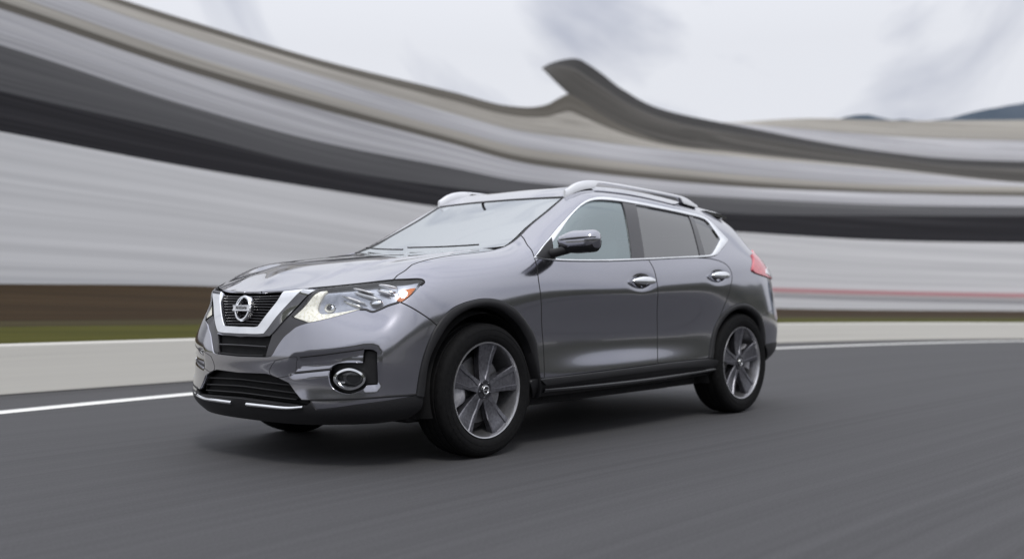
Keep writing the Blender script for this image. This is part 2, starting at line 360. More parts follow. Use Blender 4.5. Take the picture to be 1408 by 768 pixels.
def loop(*segs):
    """join segments to one closed outline (drops doubled joints)"""
    out=[]
    for s in segs:
        for p in s:
            if not out or np.linalg.norm(p-out[-1])>1e-3: out.append(p)
    if np.linalg.norm(out[0]-out[-1])<1e-3: out.pop()
    return np.array(out)
def rev(s): return s[::-1]
def flip(s): return s*[-1,1]
def inpoly(P,poly):
    x,y=P[:,0],P[:,1];r=np.zeros(len(P),bool);n=len(poly)
    for i in range(n):
        a,b=poly[i],poly[i-1]
        if a[1]==b[1]: continue
        c=((a[1]>y)!=(b[1]>y))&(x<(b[0]-a[0])*(y-a[1])/(b[1]-a[1])+a[0]);r^=c
    return r
def dpoly(P,poly):
    d=np.full(len(P),1e9);
    for i in range(len(poly)):
        a,b=poly[i-1],poly[i];ab=b-a;L=ab@ab+1e-12;t=np.clip(((P-a)@ab)/L,0,1);q=a+t[:,None]*ab;d=np.minimum(d,np.linalg.norm(P-q,axis=1))
    return d
def tri2d(outer,holes,pts):
    loops=[outer]+list(holes);V=[];E=[]
    for l in loops:
        k=len(V);V+= [tuple(p) for p in l];E+=[(k+i,k+(i+1)%len(l)) for i in range(len(l))]
    nb=len(V);V+=[tuple(p) for p in pts]
    r=delaunay_2d_cdt([Vector(v) for v in V],E,[],0,1e-7)
    P=np.array([tuple(v) for v in r[0]]);T=[t for t in r[2]]
    C=np.array([P[list(t)].mean(0) for t in T]);ok=inpoly(C,outer)
    for h in holes: ok&=~inpoly(C,h)
    T=[t for t,k in zip(T,ok) if k]
    return P,T
RELIEF=[]   # (function(s,v)->offset)
def disp(s,v):
    d=np.zeros(np.shape(s))
    for f in RELIEF:d=d+f(s,v)
    return d
def bsurf(s,v,off=0.,relief=True):
    s=np.asarray(s,float);v=np.asarray(v,float)
    n=nrm(s,v);sg=np.where(s<0,-1.,1.)
    n=n*1.
    p=surf(s,v)
    # outward normal
    o=n*np.sign((n*(p-np.array([1.3,0,.75]))).sum(-1,keepdims=True)) if False else n
    d=np.asarray(off)+ (disp(np.abs(s),v) if relief and RELIEF else 0.)
    return p+o*(np.zeros(s.shape)+d)[...,None]
def bnorm(s,v,off=0.,relief=True):
    e=.004;a=bsurf(s+e,v,off,relief)-bsurf(s-e,v,off,relief);b=bsurf(s,v+e,off,relief)-bsurf(s,v-e,off,relief)
    n=np.cross(a,b);n/=np.linalg.norm(n,axis=-1,keepdims=True)+1e-12;return n*SGN
def panel(name,outer,m,parent,holes=(),off=0.,gap=.0026,flange=.010,mirror=False,gs=.07,gv=.18,relief=True,ppos=None,pnorm=None):
    """trimmed piece of the body side with turned in edges"""
    pos=ppos or (lambda s,v:bsurf(s,v,off,relief));nor=pnorm or (lambda s,v:bnorm(s,v,off,relief))
    lo,hi=outer.min(0),outer.max(0)
    X,Y=np.meshgrid(np.arange(lo[0]+gs/2,hi[0],gs),np.arange(lo[1]+gv/2,hi[1],gv),indexing='ij')
    X=X+ (np.arange(X.shape[1])%2)[None,:]*gs*.5
    P=np.stack([X.ravel(),Y.ravel()],1);k=inpoly(P,outer)
    for h in holes:k&=~inpoly(P,h)
    P=P[k];sc=np.array([1,gs/gv])
    if len(P):
        d=dpoly(P*sc,outer*sc)
        for h in holes:d=np.minimum(d,dpoly(P*sc,h*sc))
        P=P[d>gs*.35]
    Q,T=tri2d(outer,holes,P)
    V=pos(Q[:,0],Q[:,1]);Nn=nor(Q[:,0],Q[:,1])
    # orient
    F=[]
    for t in T:
        a,b,c=V[list(t)];
        if np.cross(b-a,c-a)@Nn[t[0]]<0:t=t[::-1]
        F.append(tuple(t))
    # boundary edges
    E={}
    for f in F:
        for i in range(len(f)):
            a,b=f[i],f[(i+1)%len(f)]
            if (b,a) in E:del E[(b,a)]
            else:E[(a,b)]=1
    V=list(V);NN=list(Nn)
    if gap or flange:
        inn={}
        for a,b in E:
            t=V[b]-V[a];t/=np.linalg.norm(t)+1e-12;w_=np.cross(Nn[a],t)
            inn.setdefault(a,[]).append(w_);inn.setdefault(b,[]).append(w_)
        VV=np.array(V);
        for a,ws in inn.items():
            w_=np.sum(ws,0);w_/=np.linalg.norm(w_)+1e-9;inn[a]=w_;V[a]=VV[a]+w_*gap
        if flange:
            mp={};mq={}
            for a in inn:
                mp[a]=len(V);V.append(V[a]-inn[a]*.0003-Nn[a]*.0004);nn=Nn[a]-inn[a]*1.5;NN.append(nn/np.linalg.norm(nn))
                mq[a]=len(V);V.append(V[a]-inn[a]*.0010-Nn[a]*flange);NN.append(-inn[a])
            for a,b in E:
                F.append((b,a,mp[a],mp[b]));F.append((mp[b],mp[a],mq[a],mq[b]))
    return mk(name,V,F,m,parent,nrm=NN,mirror=mirror)
def both(fn,*a,**k):
    """same piece on the near and on the far side"""
    return [fn(*a,mirror=False,**k),fn(*a,mirror=True,**k)]
def ribbon(name,path,prof,m,parent,mirror=False,closed=False,off=0.,pn=None,ends=True):
    """sweep profile [(w,h)] (w across in the surface, h along the normal) along (s,v) path"""
    if pn is None:
        P=bsurf(path[:,0],path[:,1],off);Nn=bnorm(path[:,0],path[:,1])
    else: P,Nn=pn
    if closed: T=np.roll(P,-1,0)-np.roll(P,1,0)
    else: T=np.gradient(P,axis=0)
    T/=np.linalg.norm(T,axis=1,keepdims=True)+1e-9
    W=np.cross(T,Nn);W/=np.linalg.norm(W,axis=1,keepdims=True)+1e-9
    if callable(prof): G=np.array([[p+w_*a+n_*b for a,b in prof(k/(len(P)-1))] for k,(p,w_,n_) in enumerate(zip(P,W,Nn))])
    else: G=np.array([[p+w_*a+n_*b for a,b in prof] for p,w_,n_ in zip(P,W,Nn)])
    mb=MB();mb.grid(G,cu=closed,cv=True)
    if ends and not closed:
        n=G.shape[1];mb.add(G[0],[tuple(range(n))]);mb.add(G[-1],[tuple(range(n))[::-1]])
    o=mb.build(name,m,parent,mirror=mirror)
    return o
def band(name,A,B,prof,m,parent,mirror=False,closed=False,off=0.,n=None):
    """loft between two traced (s,v) lines A and B; prof [(t,h)] t 0..1 across, h height"""
    n=n or max(len(A),len(B))
    A=resamp(A,surf(A[:,0],A[:,1]),n=n);B=resamp(B,surf(B[:,0],B[:,1]),n=n)
    rows=[]
    for t,h in prof:
        Q=A+(B-A)*t;rows.append(bsurf(Q[:,0],Q[:,1],0.)+bnorm(Q[:,0],Q[:,1])*h)
    G=np.stack(rows,1);mb=MB();mb.grid(G,cu=closed)
    o=mb.build(name,m,parent,mirror=mirror);autos(o,35);return o
def autos(o,deg=35):
    me=o.data
    import bmesh
    bm=bmesh.new();bm.from_mesh(me)
    bmesh.ops.recalc_face_normals(bm,faces=bm.faces)
    for e in bm.edges:
        if len(e.link_faces)==2 and e.calc_face_angle(0)>math.radians(deg): e.smooth=False
    bm.to_mesh(me);bm.free();return o
def ss(x): x=np.clip(x,0,1);return x*x*(3-2*x)
def tps(P,z,lam=0.):
    P=np.asarray(P,float);n=len(P);r=np.linalg.norm(P[:,None]-P[None],axis=2);K=r*r*np.log(r+1e-9)
    A=np.zeros((n+3,n+3));A[:n,:n]=K+lam*np.eye(n);A[:n,n]=1;A[:n,n+1:]=P;A[n,:n]=1;A[n+1:,:n]=P.T
    c=np.linalg.solve(A,np.concatenate([z,[0,0,0]]))
    def f(x,y):
        x=np.asarray(x,float);y=np.asarray(y,float);d=np.sqrt((x[...,None]-P[:,0])**2+(y[...,None]-P[:,1])**2)
        return (d*d*np.log(d+1e-9))@c[:n]+c[n]+c[n+1]*x+c[n+2]*y
    return f
# ================================================================ the car
car=bpy.data.objects.new('suv',None);scene.collection.objects.link(car);car.location=tuple(BASE);car.empty_display_size=.5
tag(car,'dark grey metallic SUV with chrome V grille and lit headlights on the asphalt road','car')
# ---- relief pressed into the side surface (handle cups, fog lamp recess)
def gpoly(poly,depth,wd):
    poly=np.array(poly);lo,hi=poly.min(0)-wd*3,poly.max(0)+wd*3
    def f(s,v):
        s_,v_=np.broadcast_arrays(np.abs(np.asarray(s,float)),np.asarray(v,float));P=np.stack([s_.ravel(),v_.ravel()],1)
        r=np.zeros(len(P));k=(P[:,0]>lo[0])&(P[:,0]<hi[0])&(P[:,1]>lo[1])&(P[:,1]<hi[1])
        if k.any():
            q=P[k];d=dpoly(q*[1,.45],poly*[1,.45]);d=np.where(inpoly(q,poly),-d,d);r[k]=-depth*ss(.5-d/wd*.5)
        return r.reshape(s_.shape)
    return f
HF=px(883,386.8);HR=px(988.3,379.2)
def cup(c,rs,rv,dep):
    def f(s,v):
        a=((np.asarray(s)-c[0])/rs)**2+((np.asarray(v)-c[1])/rv)**2;return -dep*np.exp(-a*1.3)
    return f
RELIEF.append(cup(HF,.30,.42,.020));RELIEF.append(cup(HR,.24,.36,.020))
fogp=loop(seg([(404,512),(404.5,491.5)]),seg([(404.5,491.5),(455,486),(499,478)]),seg([(499,478),(512,478.5),(518.5,483),(520,491),(520,529)]),seg([(520,529),(504,529.5)]),seg([(504,529.5),(499,506),(478,503),(455,509)]),seg([(455,509),(404,512)]))
RELIEF.append(gpoly(fogp[::2],.017,.17))
# ---- traced lines shared by neighbouring panels
tip=(582.4,387.2)
Lhood1=seg([('s',0,9.12),('s',.3,9.15),(360,400.3),(390,398.4),(422,395.6)])
Lhood2=seg([(422,395.6),(450,393),(479.5,390.8),(510,388),(540.5,384.4)])
Lhood3=seg([(540.5,384.4),(547,378),(557.3,371.5),('s',5.62,10)])
Lhood4=seg([('s',5.62,10),('s',6.8,10),('s',7.75,10)])
Lcowl=seg([('s',7.75,10),('s',8.2,10),('s',8.62,10)])
Ltop=seg([('s',8.62,10),('s',12,10),('s',17.4,10)],step=.02)
Lfd0=seg([('s',8.62,10),(724,335),(731.5,345),(734.5,353.5)])
Lfd=seg([(734.5,353.5),(738,366),(741.5,392),(744.5,430),(747,475),(748.5,519.5)])
Lfd2=seg([(748.5,519.5),(741.3,519.3)])
Farc=seg([(741.3,518.8),(736.6,468.8),(722.5,440.6),(700.6,418.8),(678.8,411),(653.8,411.9),(622.5,423.4),(600.6,446.5)])
Farc2=seg([(600.6,446.5),(588,473),(578.8,503),(572,543.5)])
Lbf=seg([(600.6,446.5),(590,438),(575,428),(551,415.5)])
Lhl1=seg([(551,415.5),(560,410),(569,401.5),tip])
Lhl2=seg([tip,(581.5,384.8),(577,383.2),(560,383.8),(540.5,384.4)])
Lhl3=seg([(400.4,434.9),(413,439),(423.6,443.2)])
Lhl4=seg([(423.6,443.2),(444,438.8),(464.6,433.6),(482,428.6),(497,424)])
Lhl5=seg([(497,424),(503,424.4),(509,427),(514,427.3),(522,424.5),(533.2,419.4),(551,415.5)])
Lhl6=seg([(400.4,434.9),(420,416),(439.6,397.2),(440.5,394.2)])
# ---- front bumper cover
b0=px(331,489.5)[1];i0=px(331,512.5)[1]
Lb1=seg([('s',0,b0),(350,490),(364,490.3)])
Lb2=seg([(364,490.3),(370,489.8),(374,487.5),(381.6,474.5),(390,463),(398.8,455.5)])
Lb3=seg([(398.8,455.5),(408,448.5),(423.6,443.2)])
Li1=seg([('s',0,i0),(350,513.2),(366,513.8)])
Li2=seg([(366,513.8),(380,518.5),(397,526.5)])
Li3=seg([(397,526.5),(405,538),(414.5,549.7)])
Lv1=seg([(414.5,549.7),(426.5,550)]);Lv2=seg([(426.5,550),(435,562.8)]);Lv3=seg([(435,562.8),(465,560),(495,555.6),(540,549.5),(572,543.5)])
half=loop(Lb1,Lb2,Lb3,Lhl4,Lhl5,rev(Lbf),Farc2,rev(Lv3),rev(Lv2),rev(Lv1),rev(Li3),rev(Li2),rev(Li1))
# half runs centre-top ... centre-bottom ; mirror it
full=np.concatenate([half,flip(half[::-1])[1:-1] if half[0][0]==0 else flip(half[::-1])])
fb=loop(seg([(452.5,506),(462,500.5),(480,498.6),(498.5,499)]),seg([(498.5,499),(500.5,480)]),seg([(500.5,480),(510,480.3),(515.5,482.5),(518,488),(519,528)]),seg([(519,528),(504,529)]),seg([(504,529),(498,535),(479,540.5),(462,536),(454.5,528),(451.8,516),(452.5,506)]))
bumper=panel('front_bumper',full,PAINT,car,holes=[fb,flip(fb)],flange=.02,gs=.05,gv=.085)
for mir in (False,True):
    o=panel('fog_light_bezel',fb,BLACKP,car,off=-.055,gap=0,flange=0,mirror=mir,gs=.05,gv=.1,relief=False)
# ---- valance and intake
V0=px(331,547)[1]
Lw1=seg([('s',0,V0),(360,551),(397,555.5),(420,558)])
Lw2=seg([(420,558),(427,553),(426.5,550)])
Lw4=seg([(572,543.5),(581.5,543.5)]);
Lw5=seg([(581.5,543.5),(579,560),('s',5.35,.4)])
val=loop(Lw1,Lw2,Lv2,Lv3,Lw4,Lw5,seg([('s',5.35,.4),('s',5,.05),('s',2.5,0),('s',0,0)]))
valf=np.concatenate([val[:-1],flip(val[::-1])[:-1]]) if abs(val[-1][0])<1e-9 else val
valf=loop(val,flip(val[::-1]))
vo=panel('front_valance',valf,BLACKP,car,off=.004,flange=.03,gap=.001,gs=.08,gv=.2)
lip=loop(seg([('s',-6,-.25),('s',0,-.25),('s',6,-.25)]),seg([('s',6,.1),('s',0,.1),('s',-6,.1)]))
# intake back and slats
ink=loop(Li1,Li2,Li3,seg([(414.5,549.7),(420,558)]),rev(Lw1));inkf=loop(ink,flip(ink[::-1]))
it=panel('lower_intake',inkf,BLACK,car,off=-.05,gap=0,flange=0,gs=.1,gv=.2,relief=False)
for k,(y0,y1) in enumerate([(522,529),(531.5,539),(541,548)]):
    a=px(331,y0)[1];e=px(404,y1+1.5);p=crs([(-e[0],e[1]),(-e[0]*.5,a*.6+e[1]*.4),(0,a),(e[0]*.5,a*.6+e[1]*.4),(e[0],e[1])])
    ribbon('slat',p,[(-.004,-.045),(.004,-.045),(.003,-.020),(-.003,-.018)],BLACKP,it)
for mir in (False,True):
    p=crs(SV([(341,554),(365,556.6),(395,559.6),(418,558.8)]))
    ribbon('lower_chrome_strip',p,lambda t:[(-.008,0),(.014*(1-.6*t*t),0),(.012*(1-.6*t*t),.014),(.002,.020),(-.007,.012)],CHROME,car,mirror=mir)
p=crs(SV([(427,549.5),(460,548.6),(500,547),(540,544.2),(578,541)]))
both(lambda mirror:ribbon('bumper_crease',p,[(-.006,.0005),(.006,.0005),(.004,.002),(-.004,.002)],BLACKP,bumper,mirror=mirror))
gl=crs(SV([(411,491),(440,487.8),(470,483.5),(499.5,479)]));both(lambda mirror:ribbon('bezel_groove',gl,[(-.004,.000),(.004,.000),(.003,.0016),(-.003,.0016)],BLACKP,bumper,mirror=mirror))
gl2=crs(SV([(404,512.5),(430,510),(455,507.5)]));both(lambda mirror:ribbon('bezel_groove',gl2,[(-.007,.000),(.007,.000),(.005,.0016),(-.005,.0016)],BLACKP,bumper,mirror=mirror))
tw=crs(SV([(378.6,495),(392,492),(406,490.3),(405.5,500),(404,513),(393,517),(382,518.7),(374.5,516),(370.6,511.4),(373,503)]+[(378.6,495)]))[:-1]
both(lambda mirror:ribbon('tow_cover_gap',tw,[(-.0014,.0003),(.0014,.0003),(.001,.0011),(-.001,.0011)],BLACK,bumper,closed=True,mirror=mirror))
# ---- fog light
def frame(sv,off=0.,relief=True):
    s,v=sv;P=bsurf(s,v,off,relief);n=bnorm(s,v,off,relief);z=np.array([0,0,1.]);b=z-n*(z@n);b/=np.linalg.norm(b);a=np.cross(n,b);return P,a,b,n   # a points towards the front/left
def oval(P,a,b,rx,ry,pw=1.,n=40):
    t=np.linspace(0,2*math.pi,n,endpoint=False);c,s_=np.cos(t),np.sin(t)
    return np.array([P+a*rx*np.sign(x)*abs(x)**pw+b*ry*np.sign(y)*abs(y)**pw for x,y in zip(c,s_)])
for mir in (False,True):
    P,a,b,n=frame(px(479,521.3),-.029,False)
    ring=[]
    for rx,ry,h,pw in [(.084,.054,-.02,1.12),(.088,.058,.004,1.12),(.085,.055,.016,1.12),(.074,.044,.018,1.12),(.066,.038,.004,1.1),(.062,.035,-.025,1.1)]:
        ring.append(oval(P+n*h,a,b,rx,ry,pw))
    mb=MB();mb.grid(np.array(ring).transpose(1,0,2),cu=True);fo=mb.build('fog_light',CHROME,car,mirror=mir);autos(fo,50)
    mb=MB();rr=[oval(P+n*(-.002-.020*(1-t)*0+ .004*(1-t*t)),a,b,.058*t+1e-4,.033*t+1e-4,1.1) for t in np.linspace(0,1,6)]
    mb.grid(np.array(rr)[:, :].transpose(1,0,2),cu=True);mb.build('lens',LENS,fo,mirror=mir)
    mb=MB();Q=P-n*.018
    rr=[oval(Q-n*(.02*(1-t*t))-a*.008,a,b,.052*t+1e-4,.034*t+1e-4) for t in np.linspace(0,1,6)];mb.grid(np.array(rr).transpose(1,0,2),cu=True)
    mb.build('reflector',FOGR,fo,mirror=mir)
    mb=MB();mb.box(P+a*.045-b*.018+n*.002,(.017,.004,.004),np.stack([a,b,n],1),.001);mb.build('chrome_accent',CHROME,fo,mirror=mir)
# ---- grille
gt=[('s',0,9.02),('s',.3,9.05),(360,402.2),(390,400.6),(422,398)]
Lg=seg(gt);Lg2=seg([(422,398),(439.6,397.2)])
gb=loop(rev(Lb3),rev(Lb2),rev(Lb1));gb_half=loop(Lb1,Lb2,Lb3,rev(Lhl3),seg([(400.4,434.9),(420,416),(439.6,397.2)]),rev(Lg2),rev(Lg))
gf=loop(gb_half,flip(gb_half[::-1]))
gr=panel('grille',gf,BLACK,car,off=-.030,gap=0,flange=0,gs=.08,gv=.15)
# side bezel outside the V
vo_t,vo_b=(424.5,400.2),(366.5,460)
for mir in (False,True):
    z=loop(seg([(373,459.5),(398.8,431.6),(417.5,412),(433,398.6)]),seg([(433,398.6),(439,397.6)]),seg([(439,397.6),(420,416),(400.4,434.9)]),Lhl3,rev(Lb3),rev(Lb2)[:],seg([(364,490.3),(368,475),(373,459.5)]))
    panel('grille_bezel',z,DARKG,gr,off=-.006,gap=.001,flange=.015,gs=.05,gv=.1,mirror=mir)
l0,l1=px(331,463)[1],px(331,474)[1];l2,l3=px(331,476.8)[1],px(331,488)[1]
e=px(369,463);e2=px(366,476.5)
for vv,ee,m_ in ((l1,px(364.5,476.2),DARKG),(l3,px(360,488.6),BLACKP)):
    p=crs([(-ee[0],ee[1]),(-ee[0]*.5,vv*.7+ee[1]*.3),(0,vv),(ee[0]*.5,vv*.7+ee[1]*.3),(ee[0],ee[1])]);ribbon('slat',p,[(-.0035,-.02),(.0035,-.02),(.003,-.006),(-.003,-.005)],m_,gr)
for k in range(3):
    pass
# V shaped chrome
vi=[(392.3,402.6),(374,427),(362,443.5)];bi=px(331,449)[1];bo=px(331,459)[1]
A_=loop(seg([('s',0,bi),(340,449),(352,449.3),(356.8,448.3)],n=14),seg([(356.8,448.3),(362,441.5),(374,426),(384,412.8),(391.3,402.3)],n=30))
B_=loop(seg([('s',0,bo),(342,459.2),(356,459.6),(366,459)],n=14),seg([(366,459),(373,450.5),(387,432.5),(405,412.5),(421.5,399.6)],n=30))
C_=loop(seg([('s',0,bo-.16),(342,462.2),(358,462.6),(371,461.4)],n=14),seg([(371,461.4),(381,450.5),(398,431.5),(417,411.5),(434,398.6)],n=30))
Af=np.concatenate([flip(A_[::-1])[:-1],A_]);Bf=np.concatenate([flip(B_[::-1])[:-1],B_]);Cf=np.concatenate([flip(C_[::-1])[:-1],C_])
def sb(Q,h): return bsurf(Q[:,0],Q[:,1],0.)+bnorm(Q[:,0],Q[:,1])*h
G=np.stack([sb(Af,-.022),sb(Af,.010),sb(Af*.96+Bf*.04,.014),sb(Af*.06+Bf*.94,.016),sb(Bf,.013),sb(Cf,.001),sb(Cf,-.022)],1)
mb=MB();mb.grid(G);mb.add(G[0],[tuple(range(G.shape[1]))]);mb.add(G[-1],[tuple(range(G.shape[1]))[::-1]])
vch=mb.build('chrome_v_trim',CHROME,gr);autos(vch,25)
# slats inside the V
vt=px(350,404)[1];vb=bi+.05
mbs=[]
for k in range(11):
    t=(k+.5)/11;u1=391.3+(356.8-391.3)*t;y1=403.5+(448-403.5)*t
    q=px(u1-1,y1);vv=q[1]
    p=crs([(-q[0],vv),(-q[0]*.5,vv+.02),(0,vv+.03),(q[0]*.5,vv+.02),(q[0],vv)]);
    W=surf(p[:,0],p[:,1]);p=resamp(p,W,n=25)
    wob=np.array([(0,.0012*((i+k)%2)) for i in range(len(p))])
    ribbon('slat',p,[(-.0035,-.028),(.0035,-.028),(.002,-.008),(-.0015,-.006)],DARKG,gr)
# badge : ring with a bar carrying the lettering
bs=px(341,424.3);P,a,b,n=frame((0.0,bs[1]),.006,False);P=np.array([P[0],0,P[2]])
a=np.array([0,1.,0]);n=np.array([-.985,0,.17]);b=np.cross(n,a);b=b if b[2]>0 else -b
mb=MB();R0=.070
for r0,r1,h in ((R0,.054,.012),):
    rr=[oval(P+n*hh,a,b,r_,r_,n=56) for r_,hh in ((R0,-.02),(R0,.006),(R0-.004,.012),(r1+.004,.012),(r1,.006),(r1,-.02))]
    mb.grid(np.array(rr).transpose(1,0,2),cu=True,cv=True)
bd=mb.build('badge',CHROME,gr);autos(bd,30)
Rb=np.stack([a,b,n],1)
mb=MB();mb.box(P+n*.008,(.078,.0155,.009),Rb,.003);bar=mb.build('badge_bar',SATIN,bd)
mb=MB()
for sg in(-1,1): mb.box(P+n*.016+b*sg*.0125,(.078,.003,.0035),Rb,.001)
mb.build('badge_bar_rim',CHROME,bd)
tcu=bpy.data.curves.new('badge_lettering','FONT');tcu.body='NISSAN';tcu.size=.024;tcu.extrude=.001;tcu.align_x='CENTER';tcu.align_y='CENTER';tcu.space_character=1.25
to=bpy.data.objects.new('badge_lettering',tcu);scene.collection.objects.link(to);bpy.context.view_layer.update()
me=bpy.data.meshes.new_from_object(to);bpy.data.objects.remove(to)
to=bpy.data.objects.new('badge_lettering',me);scene.collection.objects.link(to);me.materials.clear();me.materials.append(GLOSSB);to.parent=bd
Mt=Matrix((tuple(-a),tuple(b),tuple(n))).transposed().to_4x4();to.matrix_local=Matrix.Translation(Vector(P-BASE+n*.0195))@Mt
# ---- headlights
HLo=loop(Lhl3,Lhl4,Lhl5,Lhl1,Lhl2,rev(Lhood2),seg([(422,395.6),(440.5,394.2)])[0:0],rev(Lhl6))
HLo=loop(Lhl3,Lhl4,Lhl5,Lhl1,Lhl2,seg([(540.5,384.6),(510,388.4),(479.5,391.3),(450,394),(440.2,395)]),seg([(440.2,395),(420,416),(400.4,434.9)]))
def blob(name,u,v,ra,rb,rh,off,m,par,mir,ang=0.,p=1.,cut=None):
    P,a,b,n=frame(px(u,v),off,False);c,s_=math.cos(ang),math.sin(ang);A=a*c+b*s_;B=-a*s_+b*c
    mb=MB();mb.ell(P,(ra,rb,rh),20,10,np.stack([A,B,n],1),p);return mb.build(name,m,par,mirror=mir)
for mir in (False,True):
    hl=panel('headlight',HLo,LAMPB,car,off=-.030,gap=0,flange=0,mirror=mir,gs=.08,gv=.15,relief=False)
    c=HLo;mb=MB();mb.grid(np.stack([bsurf(c[:,0],c[:,1],-.0005),bsurf(c[:,0],c[:,1],-.03)],1),cu=True);mb.build('housing',BLACK,hl,mirror=mir)
    panel('lens',HLo,LENS,hl,off=.001,gap=.002,flange=0,mirror=mir,gs=.08,gv=.15,relief=False)
    d=loop(seg([(402.3,434.6),(420,418),(440,398.6)]),seg([(440,398.6),(449,397.6)]),seg([(449,397.6),(441,408),(436,417),(434.5,424),(438,429),(446,430.6),(470,427.5),(494,423.2)]),seg([(494,423.2),(464.6,432.4),(444,437.6),(424,441.6)]),seg([(424,441.6),(413,438),(402.3,434.6)]))
    panel('daytime_light',d,DRLM,hl,off=-.012,gap=0,flange=.012,mirror=mir,gs=.04,gv=.08,relief=False)
    am=loop(seg([(545.5,412),(552,405),(557,398)]),seg([(557,398),(564,396),(571.5,395.2)]),seg([(571.5,395.2),(567,401.5),(559,409),(551,414.2),(545.5,412)]))
    panel('turn_signal',am,AMB,hl,off=-.004,gap=0,flange=.03,mirror=mir,gs=.04,gv=.08,relief=False)
    sk=loop(seg([(546,391),(562,389.5),(577,386)]),seg([(577,386),(572.5,394.5)]),seg([(572.5,394.5),(557,397.4),(548,402)]),seg([(548,402),(546,391)]))
    panel('reflector_panel',sk,LAMPB,hl,off=-.014,gap=0,flange=.02,mirror=mir,gs=.04,gv=.08,relief=False)
    blob('projector',451.5,421.5,.030,.026,.012,-0.024,CHROME,hl,mir);blob('projector_eye',451.5,421.5,.016,.014,.014,-0.018,GLOSSB,hl,mir)
    blob('projector',516.5,415,.034,.020,.012,-0.014,CHROME,hl,mir,-.15)
    blob('reflector_blade',486,411.5,.066,.007,.014,-0.010,CLEARP,hl,mir,.33);blob('reflector_blade',484,416.5,.055,.009,.010,-0.018,CHROME,hl,mir,.33)
    blob('reflector_blade',500,399.5,.060,.006,.014,-0.008,CLEARP,hl,mir,.28);blob('reflector_blade',504,406,.070,.010,.012,-0.012,CLEARP,hl,mir,.28);blob('reflector_blade',503,403,.045,.005,.014,-0.006,DARKG,hl,mir,.28)
    blob('reflector_blade',533,393,.050,.007,.014,-0.006,CLEARP,hl,mir,.22);blob('reflector_blade',531,398.5,.046,.012,.010,-0.012,CHROME,hl,mir,.25);blob('reflector_blade',528,401.5,.040,.005,.012,-0.006,CLEARP,hl,mir,.3)
    pass;0 and blob('x',466,405,.020,.028,.008,-0.024,DARKG,hl,mir,-.5)
    ey=crs(SV([(424,397),(450,394.6),(479.5,391.6),(510,388.5),(540,385.4),(560,384.5),(577,384.2),tip,(578,391.5)]))
    ribbon('eyebrow_seal',ey,lambda t:[(-.009,.0),(.004,.0),(.003,.0025),(-.008,.0025)],BLACK,hl,mirror=mir)
    e2=crs(SV([(495,424.8),(503,425),(509,427.3),(514,427.8),(522,424.8),(534,419.4),(548,415)]))
    ribbon('lower_seal',e2,[(-.006,-.001),(.008,-.001),(.007,.0018),(-.005,.0018)],GLOSSB,hl,mirror=mir)
# ---- front fenders
fen=loop(Lhood3,Lhood4,Lcowl,Lfd0,Lfd,Lfd2,Farc,Lbf,Lhl1,Lhl2)
both(lambda mirror:panel('front_fender',fen,PAINT,car,mirror=mirror,gs=.06,gv=.14))
# ---- hood
hb=loop(Lhood1,Lhood2,Lhood3,Lhood4);hp=bsurf(hb[:,0],hb[:,1],0)
pts=[]
for s_ in np.arange(0,8.6,.4):
    for v_ in (9.2,9.6,10.0): pts.append(surf(s_,v_))
for s_ in (0.,1,2): pts.append(surf(s_,8.9))
ctr=[(-.74,0,.978),(-.60,0,1.022),(-.42,0,1.060),(-.20,0,1.090),(.05,0,1.113),(.25,0,1.130),
     (-.66,.30,.985),(-.50,.33,1.040),(-.3,.40,1.070),(0,.45,1.105),(.28,.5,1.138),(-.45,.5,1.033),(-.1,.6,1.095)]
pts+= [np.array((x,-y,z)) for x,y,z in ctr]
PP=np.array(pts);PP=np.concatenate([PP,PP[np.abs(PP[:,1])>1e-6]*[1,-1,1]]);_,iu=np.unique(np.round(PP[:,:2],4),axis=0,return_index=True);PP=PP[iu]
H0=tps(PP[:,:2],PP[:,2],lam=.0004)
def Hf(x,y):
    z=H0(x,y);r=.33+.26*(x+.85)/1.1                  # raised centre between two creases
    a=np.abs(y);fade=ss((x+.88)/.25)*ss((.30-x)/.2+.35)
    return z+.010*fade*ss((r-a)/.05+.5)
def hpos(x,y): return np.stack([x,y,Hf(x,y)],-1)
def hnor(x,y,F=None):
    F=F or Hf;e=.002;gx=(F(x+e,y)-F(x-e,y))/(2*e);gy=(F(x,y+e)-F(x,y-e))/(2*e);n=np.stack([-gx,-gy,np.ones_like(gx)],-1);return n/np.linalg.norm(n,axis=-1,keepdims=True)
near=hp[:,:2];cl=np.array([[.235,0.],[.25,-.25],[.29,-.45],[.33,-.58]]);cl=resamp(crs(cl),crs(cl),n=24)
no=np.concatenate([near,cl[::-1][1:]]);ho=np.concatenate([no[:-1],(no[::-1]*[1,-1])[:-1]])
hood=panel('hood',ho,PAINT,car,gs=.022,gv=.03,flange=.012,gap=.002,ppos=hpos,pnorm=hnor)
